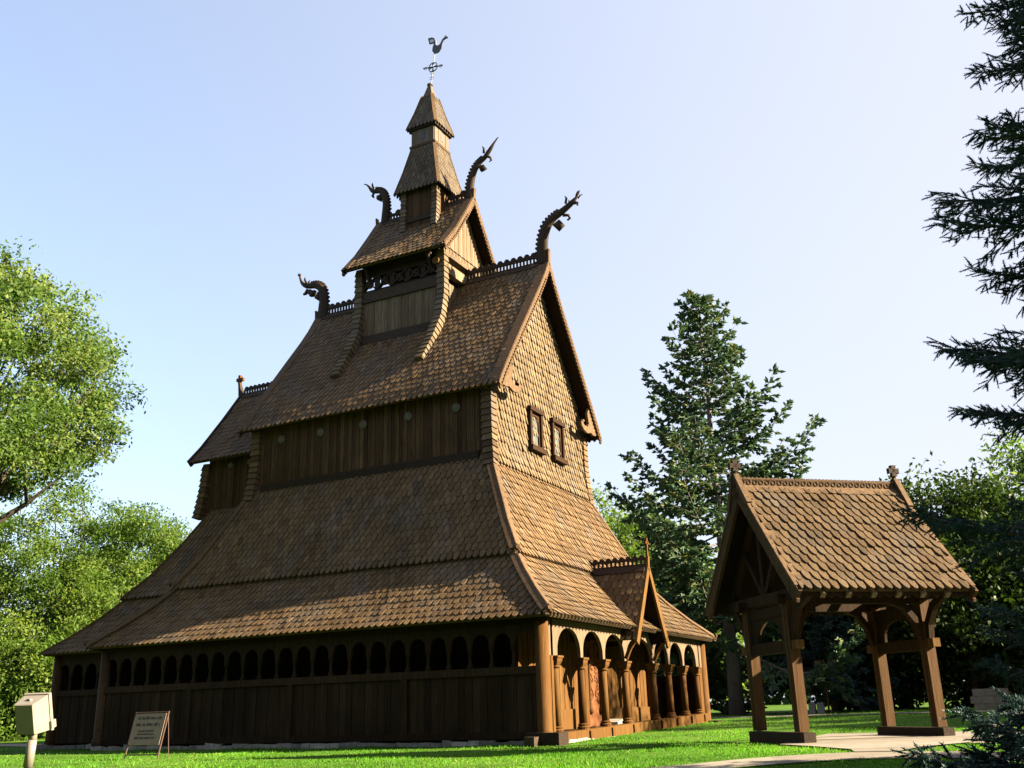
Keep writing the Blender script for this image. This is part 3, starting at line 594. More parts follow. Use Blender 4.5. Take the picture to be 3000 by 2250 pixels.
# choir top
CP = [(0, 9.63), (.6, 10.3), (1.6, 11.6), (2.5, 12.85)]
cm = MB(); Face((-15.8, -2.5, 0), X, Y, 4.0, CP).make(cm, .2, .25); Face((-11.8, 2.5, 0), -X, -Y, 4.0, CP).make(cm, .2, .25)
cr = part("choir_roof", cm, SH)
for sg in (-1, 1): one("barge_board", DK, lambda mb: mb.polybeam([(-15.82, sg * (2.5 - i), z) for i, z in CP] + [(-15.95, sg * .04, 13.35)], [.26] * 4 + [.06], .08, (-1, 0, 0), .5), cr)
crest(cr, -15.7, -12.3, 12.9, .34, .2)
one("ridge_cross", POST, lambda mb: (mb.beam((-15.93, 0, 12.9), (-15.98, 0, 13.45), .1, .1, (0, 1, 0), .2), mb.beam((-15.98, 0, 13.4), (-15.98, 0, 13.78), .1, .13, (0, 1, 0), .7), mb.beam((-16.14, 0, 13.6), (-15.8, 0, 13.6), .1, .13, (0, 0, 1), .7)), cr)
one("choir_wall", PL, lambda mb: (planks(mb, (-15.2, -2.1), (-12, -2.1), 7.6, 9.8, (0, -1), .15, .05), planks(mb, (-15.2, 2.1), (-12, 2.1), 7.6, 9.8, (0, 1), .15, .05), planks(mb, (-15.2, -2.1), (-15.2, 2.1), 7.6, 9.8, (-1, 0), .15, .05), mb.prism([(-2.1, 9.8), (2.1, 9.8), (0, 12.4)], (-15.2, 0, 0), Y, Zv, .06, .4), mb.bx((-15.1, -2.22, 7.66), (-12, -2.1, 7.86), .1)))
one("shingled_corner_post", SH, lambda mb: scales(mb, [(-15.25, -2.1, 9.6), (-15.3, -2.15, 8.6), (-15.42, -2.25, 7.6)], .32, .2))
for x in (-14.13, -13.24): one("vent_disc", DISC, lambda mb: mb.tube([(x, -2.12, 9.42), (x, -2.2, 9.42)], [.13, .1], 14, .6))
# apse, seen as a shingled bulge on the east end
mb = MB()
for k in range(9):
    zz = 7.9 + k * .16; rr_ = 1.25 * math.cos(k / 9 * 1.2); mb.lathe((-15.3, 0, 0), [(rr_ * .85, zz), (rr_ * 1.06, zz), (rr_ * .85, zz + .22)], 16)
part("apse_roof", mb, SH)
# porch gable over the entrance
PP = [(0, 2.6), (.5, 3.42), (1.3, 4.78)]
pm = MB(); Face((-1.5, -1.3, 0), X, Y, 2.0, PP).make(pm, .2, .26); Face((.5, 1.3, 0), -X, -Y, 2.0, PP).make(pm, .2, .26)
po = part("porch_roof", pm, SH)
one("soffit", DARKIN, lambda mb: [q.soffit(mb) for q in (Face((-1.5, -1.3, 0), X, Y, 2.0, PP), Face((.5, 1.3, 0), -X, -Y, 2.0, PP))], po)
for sg in (-1, 1):
    pts = [(.54, sg * (1.3 - i), z + .03) for i, z in [(-.03, 2.55)] + PP[1:]] + [(.56, sg * .03, 5.15)]
    def f(mb):
        mb.polybeam([np.array(p) - (0, 0, .08) for p in pts], [.2, .2, .18, .05], .07, (1, 0, 0), 1.0)
        for s_ in np.linspace(0, 1, 16)[1:-1]:
            y, z = sg * (1.3 - 1.2 * s_), 2.6 + 2.05 * s_; mb.tube([(.51, y, z - .18), (.57, y, z - .18)], .06, 6, .9)
    one("barge_board", POST, f, po)
crest(po, -1.45, .48, 4.8, .3, .2)
one("ridge_cross", POST, lambda mb: (mb.beam((.54, 0, 4.7), (.54, 0, 5.35), .09, .12, (0, 1, 0), .7, .05, .06), mb.beam((.54, 0, 5.3), (.54, 0, 5.62), .07, .08, (0, 1, 0), .6), mb.beam((.54, -.12, 5.47), (.54, .12, 5.47), .07, .08, (0, 0, 1), .6)), po)
one("porch_gable", DARKIN, lambda mb: mb.prism([(-1.15, 2.85), (1.15, 2.85), (0, 4.6)], (-.1, 0, 0), Y, Zv, .06, .2), po)
for sg in (-1, 1): one("porch_bracket", POST, lambda mb: mb.polybeam([(.12, sg * 1.15, 2.1), (.25, sg * 1.17, 2.35), (.45, sg * 1.2, 2.62)], .1, .1, (0, 1, 0), .6), po)
# dragon heads
def dragon(name, spine, rad, extra, sgn, parent):
    """spine in (x,z); carved in the ridge plane with real thickness"""
    P = np.array(spine, float)
    def f(mb):
        T = np.linspace(0, 1, len(P)); tt = np.linspace(0, 1, len(P) * 3); xs = np.interp(tt, T, P[:, 0]); zs = np.interp(tt, T, P[:, 1]); rs = np.interp(tt, T, rad)
        for k in range(2): xs[1:-1] = (xs[:-2] + xs[1:-1] * 2 + xs[2:]) / 4; zs[1:-1] = (zs[:-2] + zs[1:-1] * 2 + zs[2:]) / 4
        mb.tube([(x, 0, z) for x, z in zip(xs, zs)], [(min(.12, r * .5) + .012, r * .74) for r in rs], 12, .5, flat=(0, 1, 0))
        n = len(xs)
        for i in range(1, int(n * .55)):            # scalloped mane down the back of the neck
            d = np.array((xs[i + 1] - xs[i - 1], zs[i + 1] - zs[i - 1])); d /= np.linalg.norm(d); nn = np.array((-d[1], d[0])) * sgn
            q = np.array((xs[i], zs[i])) + nn * (rs[i] * .74 + .0); mb.tube([(q[0], -.05, q[1]), (q[0], .05, q[1])], .055, 7, .3)
        for kd, pts, rr in extra:
            if kd == 't': mb.tube([(a, 0, b) for a, b in pts], rr, 7, .5)
            if kd == 'p': mb.prism(pts, (0, 0, 0), X, Zv, rr, .4)
            if kd == 'e':
                for yy in (-.09, .09): mb.tube([(a, yy * (1 + .4 * i), b) for i, (a, b) in enumerate(pts)], rr, 6, .5)
    o = one(name, DK, f, parent, True); return o
dragon("dragon_head", [(-2.5, 15.3), (-2.5, 15.9), (-2.46, 16.4), (-2.3, 16.85), (-2.0, 17.08), (-1.7, 17.2), (-1.45, 17.34), (-1.25, 17.47), (-1.12, 17.6), (-.98, 17.82)], [.34, .3, .27, .25, .2, .17, .15, .13, .06, .025],
       [('p', [(-2.05, 16.75), (-1.78, 16.9), (-1.62, 16.68), (-1.85, 16.5)], .14), ('t', [(-1.65, 17.05), (-1.45, 17.0), (-1.4, 16.86), (-1.5, 16.82)], [.06, .05, .05, .04]), ('e', [(-1.5, 17.42), (-1.44, 17.6), (-1.48, 17.68)], [.05, .04, .015]), ('t', [(-1.2, 17.4), (-1.08, 17.38), (-1.1, 17.28)], [.06, .05, .03]), ('e', [(-1.1, 17.6), (-1.02, 17.72), (-.93, 17.74)], [.03, .025, .01])], 1, nave)
dragon("dragon_head", [(-12.0, 15.2), (-11.94, 15.8), (-11.92, 16.3), (-12.05, 16.72), (-12.35, 16.9), (-12.65, 16.9), (-12.88, 16.98), (-13.05, 17.12), (-13.14, 17.3), (-13.2, 17.5)], [.36, .32, .27, .24, .2, .16, .14, .1, .06, .05],
       [('p', [(-12.35, 16.65), (-12.6, 16.68), (-12.62, 16.45), (-12.42, 16.42)], .14), ('p', [(-12.2, 16.55), (-12.36, 16.3), (-12.15, 16.15), (-12.1, 16.4)], .14), ('t', [(-12.75, 16.8), (-12.85, 16.62), (-12.95, 16.62)], [.06, .07, .05]), ('t', [(-12.6, 16.75), (-12.7, 16.56)], [.06, .06]), ('e', [(-12.75, 17.02), (-12.82, 17.18), (-12.78, 17.26)], [.05, .045, .015]), ('t', [(-13.2, 17.48), (-13.2, 17.56)], [.07, .06])], -1, nave)
dragon("dragon_head", [(-5.32, 18.6), (-5.36, 19.1), (-5.28, 19.55), (-5.12, 19.95), (-4.9, 20.15), (-4.7, 20.25), (-4.55, 20.42), (-4.42, 20.58), (-4.28, 20.78), (-4.1, 20.95)], [.26, .23, .2, .18, .15, .13, .12, .1, .05, .02],
       [('p', [(-4.95, 19.95), (-4.72, 19.95), (-4.62, 19.78), (-4.86, 19.72)], .12), ('t', [(-4.6, 20.28), (-4.46, 20.2), (-4.42, 20.06), (-4.5, 20.03)], [.05, .05, .04, .03]), ('e', [(-4.68, 20.4), (-4.66, 20.58), (-4.7, 20.65)], [.045, .035, .015])], 1, tr)
dragon("dragon_head", [(-9.12, 18.6), (-9.06, 19.2), (-9.06, 19.65), (-9.18, 20.05), (-9.38, 20.22), (-9.58, 20.24), (-9.74, 20.3), (-9.86, 20.48), (-10.0, 20.66), (-10.14, 20.72)], [.26, .24, .2, .18, .15, .13, .12, .08, .04, .02],
       [('p', [(-9.3, 20.02), (-9.5, 20.0), (-9.5, 19.85), (-9.3, 19.72)], .12), ('t', [(-9.66, 20.22), (-9.72, 20.08), (-9.66, 20.0)], [.06, .06, .04]), ('e', [(-9.62, 20.34), (-9.66, 20.5), (-9.62, 20.56)], [.045, .035, .012])], -1, tr)

# ================================================================== LYCH GATE
LY = (6.944, -7.147, .09)
ly = empty("lych_gate", LY, "open wooden lych gate with a steep shingled gable roof on four timber posts", "lych gate", rz=math.radians(41.33))
def lp(name, m, fn, parent=None, smooth=False):
    mb = MB(); fn(mb); return mb.build(name, m, parent or ly, (0, 0, 0), smooth)
HL, HW, ZE, ZR = 1.807, 1.914, 2.62, 4.93
LP_ = [(0, ZE), (.5, ZE + .58), (HW, ZR)]
lm = MB(); Face((-HL, -HW, 0), X, Y, 2 * HL, LP_).make(lm, .182, .232, th=.06, lift=.7, pt=.95, gapf=.76); Face((HL, HW, 0), -X, -Y, 2 * HL, LP_).make(lm, .182, .232, th=.06, lift=.7, pt=.95, gapf=.76)
lr = lm.build("roof", LYSH, ly)
lp("soffit", DARKIN, lambda mb: [q.soffit(mb) for q in (Face((-HL, -HW, 0), X, Y, 2 * HL, LP_), Face((HL, HW, 0), -X, -Y, 2 * HL, LP_))], lr)
for s_ in (-1, 1):
    for t in (-1, 1):
        def f(mb):
            pts = [(s_ * (HL + .03), t * (HW - i), z) for i, z in LP_]
            mb.polybeam([np.array(p) - (0, 0, .1) for p in pts] + [(s_ * (HL + .05), t * .06, ZR + .18)], [.26, .26, .26, .08], .07, (s_, 0, 0), .5)
            for q in np.linspace(.03, .95, 24): mb.tube([(s_ * (HL), t * HW * (1 - q), ZE + (ZR - ZE) * q - .23), (s_ * (HL + .06), t * HW * (1 - q), ZE + (ZR - ZE) * q - .23)], .055, 6, .5)
        lp("barge_board", PL, f, lr)
        pts = [(s_ * (HL + .03), t * (HW - i), z) for i, z in LP_]
        lp("verge_board", TR, lambda mb: mb.polybeam([np.array(p) + (-s_ * .05, 0, .085) for p in pts], .2, .05, (0, t, 1), .8), lr)
        lp("swept_neck", TR, lambda mb: mb.polybeam([(s_ * (HL + .03), t * .42, ZR - .42), (s_ * (HL + .05), t * .2, ZR - .05), (s_ * (HL + .06), t * .05, ZR + .26)], [.12, .1, .04], .12, (s_, 0, 0), .7), lr)
    def f(mb):
        x = s_ * (HL + .05)
        mb.lathe((x, 0, 0), [(.08, ZR + .02), (.05, ZR + .24), (.065, ZR + .26), (.04, ZR + .3), (.06, ZR + .33), (.04, ZR + .36)], 10, .5)
        for p_, q_ in (((1, 0, 0), (0, 0, 1)), ((1, 0, 0), (0, 0, -1)), ((0, 0, 1), (1, 0, 0)), ((0, 0, 1), (-1, 0, 0))):
            mb.prism([(-.035, 0), (.035, 0), (.06, .12), (-.06, .12)], (x, 0, ZR + .45), p_, q_, .09, .2)
    lp("ridge_cross", DK, f, lr)
def f(mb):
    mb.bx((-HL, -.05, ZR - .02), (HL, .05, ZR + .17), .7); 
    for i in range(40): x = -HL + 2 * HL * (i + .5) / 40; mb.tube([(x, -.05, ZR + .17), (x, .05, ZR + .17)], .048, 8, .6)
    for s_ in (-1, 1): mb.beam((-HL, s_ * .12, ZR - .06), (HL, s_ * .12, ZR - .06), .2, .06, (0, s_ * .75, .66), .9)
    for i in range(26):
        x = -HL + 2 * HL * (i + .5) / 26
        mb.tube([(x + .045 * math.cos(t), -.055, ZR + .1 + .045 * math.sin(t)) for t in np.linspace(0, 6.28, 9)], .009, 4, .1)
lp("ridge_crest", TR, f, lr)
PX, PY = 1.45, .82
for a in (-1, 1):
    for b in (-1, 1):
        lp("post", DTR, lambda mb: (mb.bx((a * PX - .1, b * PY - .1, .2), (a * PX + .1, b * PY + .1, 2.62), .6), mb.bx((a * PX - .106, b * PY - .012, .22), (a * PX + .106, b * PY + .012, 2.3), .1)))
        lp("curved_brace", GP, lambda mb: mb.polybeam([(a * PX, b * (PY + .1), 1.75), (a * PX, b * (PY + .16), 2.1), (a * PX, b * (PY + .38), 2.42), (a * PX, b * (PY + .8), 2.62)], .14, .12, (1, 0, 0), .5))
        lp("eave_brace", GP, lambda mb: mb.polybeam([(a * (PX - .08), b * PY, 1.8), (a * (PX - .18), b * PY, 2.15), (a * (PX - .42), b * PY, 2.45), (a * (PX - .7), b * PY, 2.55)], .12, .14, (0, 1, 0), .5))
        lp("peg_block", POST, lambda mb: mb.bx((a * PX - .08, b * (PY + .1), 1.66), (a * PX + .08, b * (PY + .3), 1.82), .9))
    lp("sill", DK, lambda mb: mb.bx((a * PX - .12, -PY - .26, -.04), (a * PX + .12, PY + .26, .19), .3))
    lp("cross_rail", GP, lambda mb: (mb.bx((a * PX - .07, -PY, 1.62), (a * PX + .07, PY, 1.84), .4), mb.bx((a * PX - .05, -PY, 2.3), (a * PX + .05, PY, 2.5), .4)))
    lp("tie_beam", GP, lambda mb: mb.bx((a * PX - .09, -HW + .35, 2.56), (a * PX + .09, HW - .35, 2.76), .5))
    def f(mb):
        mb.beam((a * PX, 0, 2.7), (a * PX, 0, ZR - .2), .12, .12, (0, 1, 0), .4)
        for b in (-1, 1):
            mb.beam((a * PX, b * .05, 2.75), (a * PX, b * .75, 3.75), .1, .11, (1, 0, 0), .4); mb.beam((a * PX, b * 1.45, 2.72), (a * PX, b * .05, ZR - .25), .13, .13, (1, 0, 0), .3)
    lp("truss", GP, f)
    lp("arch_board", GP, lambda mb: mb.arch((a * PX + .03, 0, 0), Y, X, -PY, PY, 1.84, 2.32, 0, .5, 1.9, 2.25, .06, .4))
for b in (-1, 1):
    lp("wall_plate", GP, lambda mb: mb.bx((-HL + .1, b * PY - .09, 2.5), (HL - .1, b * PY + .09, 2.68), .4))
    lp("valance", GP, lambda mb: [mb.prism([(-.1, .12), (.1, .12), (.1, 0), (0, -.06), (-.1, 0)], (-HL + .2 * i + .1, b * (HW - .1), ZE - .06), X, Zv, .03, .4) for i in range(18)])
for i, x in enumerate(np.linspace(-1.3, 1.3, 6)):
    lp("rafter_end", PLL, lambda mb: mb.beam((x, -HW + .05, ZE - .08), (x, -HW + .9, ZE + .93), .1, .12, (0, -1, 1), .8))

# ================================================================== SMALL THINGS
# information sign
SG = (-7.42, -11.4, gz(-7.4, -11.4))
sg_ = empty("sign_board", SG, "cream information board in a rusty steel frame on the lawn", "sign")
def sp(name, m, fn, parent=None):
    mb = MB(); fn(mb); return mb.build(name, m, parent or sg_)
def tl(x, z, d=0): return (x, .24 * z - .02 + d, z)
sp("frame", RUST, lambda mb: ([mb.tube([tl(x, -.08), tl(x, 1.0)], .017, 6) for x in (-.5, .5)], [mb.tube([tl(-.5, z), tl(.5, z)], .015, 6) for z in (.1, .3, .985)]))
bd = sp("panel", BOARD, lambda mb: mb.prism([(-.47, .3), (.47, .3), (.47, .96), (-.47, .96)], (0, -.04, 0), X, (0, .24, 1), .02, .5))
def f(mb):
    rr = random.Random(3)
    for z, a, b, h in ((.84, -.36, .36, .06), (.7, -.38, .34, .07), (.58, -.25, .2, .035), (.515, -.28, .22, .03), (.43, -.34, .26, .045)):
        x = a
        while x < b:
            wl = rr.uniform(.06, .16); xe = min(b, x + wl)
            while x < xe:
                cw = h * rr.uniform(.35, .6); hh = h * rr.choice((1, .7, .7, .85))
                mb.prism([(x, z), (x + cw * .7, z), (x + cw * .7, z + hh), (x, z + hh)], (0, -.055, 0), X, (0, .24, 1), .004, rr.random()); x += cw
            x += h * .5
sp("lettering", INK, f, bd)
back = sp("rear_leg", RUST, lambda mb: [mb.tube([tl(x, .97), (x + .02, .3, -.05)], .009, 6) for x in (.49,)])
# floodlight
FX, FY = 4.65, -23.58; FZ = gz(FX, FY)
fl = empty("floodlight", (FX, FY, FZ), "beige box floodlight on a curved pipe at the lower left", "floodlight")
def fp(name, m, fn, parent=None, smooth=False):
    mb = MB(); fn(mb); return mb.build(name, m, parent or fl, (0, 0, 0), smooth)
hz = (.855 - FZ) / .83; fl.scale = (.83, .83, .83)
Rh = np.array((.886, .463, 0)); Fh = np.array((-.463, .886, 0)); Ah = Fh * math.cos(.15) + Rh * math.sin(.15)
A_ = Ah * math.cos(.32) + Zv * math.sin(.32); S_ = Rh * math.cos(.15) - Fh * math.sin(.15); T_ = np.cross(S_, A_)
O_ = np.array((-.02, 0, hz))
def ring(d, hw, hh): return [O_ + A_ * d + S_ * a * hw + T_ * b * hh for a, b in ((-1, -1), (1, -1), (1, 1), (-1, 1))]
hs = fp("housing", LAMP, lambda mb: (mb.loft([ring(-.1, .074, .112), ring(-.09, .08, .118), ring(.07, .1, .138)], .6), mb.box(O_ + T_ * .13 + A_ * -.02, (.04, .025, .012), None, .9)))
fp("lens_frame", LAMP, lambda mb: mb.loft([ring(.07, .108, .146), ring(.098, .112, .149), ring(.106, .1, .138)], .9), hs)
fp("lens", GLASS, lambda mb: mb.loft([ring(.107, .088, .122), ring(.111, .083, .117)], .5), hs)
fp("latch", LAMP, lambda mb: mb.loft([ring(.0, .02, .02)] and [[q + S_ * .108 - T_ * .1 for q in ring(.06, .012, .03)], [q + S_ * .108 - T_ * .1 for q in ring(.12, .012, .03)]], .9), hs)
fp("knuckle", LAMP, lambda mb: (mb.tube([(.02, 0, hz - .2), (.025, 0, hz - .15), (.02, 0, hz - .08)], [.03, .026, .03], 10), mb.tube([(.0, 0, hz - .38), (.018, 0, hz - .18)], [.036, .034], 12)), None, True)
fp("pipe", LAMP, lambda mb: mb.tube([(.003, 0, hz - .36), (-.01, 0, hz - .45), (-.04, -.02, hz - .58), (-.09, -.04, hz - .75), (-.11, -.05, hz - .9), (-.11, -.05, -.1)], .026, 12), None, True)
# lamp post far back, two utility boxes, stone block
px_, py_ = 2.66, 14.0; pz_ = gz(px_, py_)
lpst = empty("path_lamp", (px_, py_, pz_), "slim brown post with a cream lantern beside the far path", "path lamp")
def small(name, m, fn, parent):
    mb = MB(); fn(mb); return mb.build(name, m, parent)
small("post", POST, lambda mb: mb.tube([(0, 0, -.1), (0, 0, 2.05)], .045, 8), lpst)
ln = small("lantern", CREAM, lambda mb: mb.box((-.2, 0, 1.62), (.2, .2, .32)), lpst)
small("hood", TR, lambda mb: (mb.box((-.2, 0, 1.9), (.24, .24, .22)), mb.box((-.08, 0, 1.98), (.2, .05, .05))), ln)
for i, (bx_, by_, lab) in enumerate(((1.95, 14.4, "left grey enamel box standing in front of the dark trees"), (2.3, 14.3, "right grey enamel box, close to the slim lamp post"))):
    e = empty("utility_box", (bx_, by_, gz(bx_, by_)), lab, "utility box", "grey utility boxes by the far path")
    small("cabinet", BOXM, lambda mb: mb.box((0, 0, .17), (.26, .22, .38)), e)
    small("lid", BOXM, lambda mb: mb.loft([[(a * .14, b * .12, .36) for a, b in ((-1, -1), (1, -1), (1, 1), (-1, 1))], [(a * .1, b * .08, .41) for a, b in ((-1, -1), (1, -1), (1, 1), (-1, 1))]]), e)
bw = MB()
for r_ in range(3):
    for c_ in range(3):
        bw.bx((8.0 + c_ * .4 - (r_ % 2) * .1 + .008, 13.0, .32 + r_ * .26 + .008), (8.4 + c_ * .4 - (r_ % 2) * .1 - .008, 13.3, .32 + (r_ + 1) * .26 - .008))
bw.bx((8.02, 13.03, .2), (9.08, 13.27, 1.08), .9)
bwo = bw.build("block_wall", mat("tan_block", [(0, (.3, .25, .18)), (1, (.38, .32, .24))], .85, (1, 1, 1), 8, .25, .3))
bwo["label"] = "low tan block wall behind the spruce at the right"; bwo["category"] = "wall"

# ================================================================== TREES
def rand_dirs(n):
    v = rng.normal(size=(n, 3)); return v / np.linalg.norm(v, axis=1)[:, None]
def leaf_quads(mb, P, size, rnd, up=.35, asp=.5):
    n = len(P); d = rand_dirs(n); d[:, 2] += -.25; d /= np.linalg.norm(d, axis=1)[:, None]
    nn = rand_dirs(n); nn[:, 2] = np.abs(nn[:, 2]) + up; s_ = np.cross(d, nn); s_ /= np.linalg.norm(s_, axis=1)[:, None] + 1e-9
    L = (size * rng.uniform(.7, 1.3, n))[:, None]; W = L * asp
    V = np.stack([P, P + d * L * .45 + s_ * W * .5, P + d * L, P + d * L * .45 - s_ * W * .5], 1).reshape(-1, 3)
    mb.arr(V, np.arange(n * 4).reshape(-1, 4), rnd)
def broadleaf(name, base, crown, rad, n_cl, per, leaf, m, label, cat="tree", group=None, trunk_r=.25, bark=BARK, cl_r=.9, limbs=14, shell=.55, low=-.75):
    base = np.array((base[0], base[1], gz(base[0], base[1]))); cc = np.array(crown, float); rad = np.array(rad, float)
    e = empty(name, base, label, cat, group)
    lobes = rand_dirs(9); la = rng.uniform(.78, 1.18, 9)
    d = rand_dirs(n_cl * 2); d = d[d[:, 2] > low][:n_cl]; k = rng.uniform(0, 1, len(d)) ** .5; k = shell + (1 - shell) * k
    amp = np.ones(len(d))
    for q, a in zip(lobes, la): amp += (a - 1) * np.clip((d @ q - .55) / .45, 0, 1) * 1.6
    cen = cc + d * rad * (k * amp)[:, None]
    tips = cen[rng.choice(len(cen), min(limbs, len(cen)), replace=False)]
    tb = MB(); fork = base + (cc - base) * .42; fork[:2] = base[:2] + (cc[:2] - base[:2]) * .25
    fz = max(fork[2], base[2] + .8); fork[2] = fz
    tb.tube([base - (0, 0, .3), base + (0, 0, .25), (base + fork) / 2 + rng.normal(0, .08, 3), fork], [trunk_r * 1.5, trunk_r * 1.1, trunk_r * .9, trunk_r * .75], 10)
    for t in tips:
        m1 = fork + (t - fork) * .4 + (0, 0, np.linalg.norm(t - fork) * .1) + rng.normal(0, .15, 3); m2 = fork + (t - fork) * .75 + rng.normal(0, .2, 3)
        tb.tube([fork - (0, 0, .2), m1, m2, t], [trunk_r * .5, trunk_r * .32, trunk_r * .16, .02], 6)
        for q in range(3):
            t2 = cen[np.argsort(np.linalg.norm(cen - t, axis=1))[1 + q * 2]]; tb.tube([m2, (m2 + t2) / 2 + rng.normal(0, .1, 3), t2], [trunk_r * .14, trunk_r * .08, .012], 5)
    tb.build("trunk", bark, e, base, True)
    lb = MB(); n = len(cen) * per; ci = np.repeat(np.arange(len(cen)), per)
    sizes = cl_r * rng.uniform(.6, 1.25, len(cen)); P = cen[ci] + np.clip(rng.normal(0, 1, (n, 3)), -1.7, 1.7) * np.array((1, 1, .7)) * (sizes[ci] * .48)[:, None]
    rr = np.clip(rng.uniform(.1, .85, len(cen))[ci] + rng.normal(0, .17, n), 0, 1)
    leaf_quads(lb, P, leaf, rr); lb.build("crown", m, e, base, True)
    return e
# big elm, left
broadleaf("elm_tree", (-19.6, -10.2), (-18.9, -9.5, 11.0), (4.9, 4.9, 4.9), 310, 280, .15, LEAF1, "large loose elm with yellow-green leaves filling the left edge of the view", trunk_r=.42, cl_r=.85, limbs=26, shell=.3)
spec = [((-39, 6.6), (-39, 6.6, 6.0), (5.6, 5.6, 6.2), "bright green bushy tree beneath the elm at the far left"),
        ((-37.0, 9.3), (-37, 9.3, 7.0), (5.4, 5.4, 6.4), "rounded bright green tree behind the elm and left of the choir"),
        ((-34.4, 12.8), (-34.4, 12.8, 6.8), (4.4, 4.4, 7.0), "tallest bright green tree just left of the church's choir roof"),
        ((-32.5, 9.2), (-32.5, 9.2, 4.2), (4.0, 4.0, 4.6), "leafy green tree touching the low choir roof at the left"),
        ((-31.5, 3.0), (-31.5, 3.0, 2.3), (3.6, 3.2, 3.0), "low bright green bush at the left end of the church")]
for i, (b, c, r, lab) in enumerate(spec):
    broadleaf("leafy_tree", b, c, r, 165, 270, .19, LEAF2, lab, group="leafy trees left of the church", trunk_r=.2, cl_r=1.15, limbs=14, shell=.5, low=-.95)
spec = [((-11.5, 29.8), (-11.5, 29.8, 8.6), (4.6, 4.6, 5.6), LEAF2, "bright leafy tree showing between the church and the tall spruce"),
        ((-7.0, 24.0), (-7, 24, 5.0), (3.4, 3.4, 4.4), LEAF2, "small green tree at the foot of the tall spruce"),
        ((7.9, 17.8), (7.9, 17.8, 5.6), (4.0, 4.0, 4.4), LEAF3, "dark leafy tree rising behind the right end of the lych gate roof"),
        ((10.6, 22.8), (10.6, 22.8, 7.3), (3.8, 4.0, 4.3), LEAF1, "yellow-topped leafy tree behind the blue spruce"),
        ((4.7, 20.5), (4.7, 20.5, 3.6), (3.6, 2.6, 3.8), LEAF3, "dark shrubby tree seen under the lych gate roof"),
        ((9.2, 19.5), (9.2, 19.5, 3.2), (3.6, 2.6, 3.8), LEAF3, "dark shrubby tree right of the lych gate posts"),
        ((15.5, 20.0), (15.5, 20, 6.0), (4.6, 4.0, 6.0), LEAF3, "dark leafy tree at the far right behind the blue spruce"),
        ((23, 4.5), (23, 4.5, 6.0), (2.7, 2.7, 3.3), LEAF3, "dark round tree on the right beyond the lawn"),
        ((24, 9.5), (24, 9.5, 6.3), (3.0, 3.0, 3.5), LEAF3, "broad dark tree on the right beside the far path"),
        ((22, 15), (22, 15, 6.0), (3.4, 3.4, 4.5), LEAF3, "dark tree on the right behind the far path")]
for b, c, r, m, lab in spec:
    broadleaf("leafy_tree", b, c, r, 190, 130, .24, m, lab, group="leafy trees behind the lych gate", trunk_r=.2, cl_r=1.15, limbs=12, shell=.45, low=-.95)
# far wood that closes the horizon, plus an unseen sky blocker behind the camera
wd = MB(); n = 90000
th_ = rng.uniform(0, 2 * math.pi, n); rr_ = rng.uniform(62, 82, n); hx = -5 + rr_ * np.cos(th_); hy = 5 + rr_ * np.sin(th_)
hh = (7.5 + 1.8 * np.sin(th_ * 13) + 1.2 * np.sin(th_ * 31 + 1)) * rng.uniform(0, 1, n) ** .8
P = np.stack([hx, hy, g(hx, hy) + hh], 1)
n3 = 34000; t3 = rng.uniform(math.radians(165), math.radians(345), n3); r3 = rng.uniform(12, 20, n3) * (1 + .9 * np.clip(-np.cos(t3), 0, 1))  # leaf ring out of view, added to cut ambient sky light on the church
qx = 12 + r3 * np.cos(t3); qy = -32 + r3 * np.sin(t3); P = np.concatenate([P, np.stack([qx, qy, g(qx, qy) + (19 + 3 * np.sin(t3 * 9)) * rng.uniform(0, 1, n3)], 1)]); n += n3
leaf_quads(wd, P, .9, rng.uniform(0, 1, n), asp=.7)
kind(wd.build("far_wood_and_sky_blocker", LEAF3), "stuff")

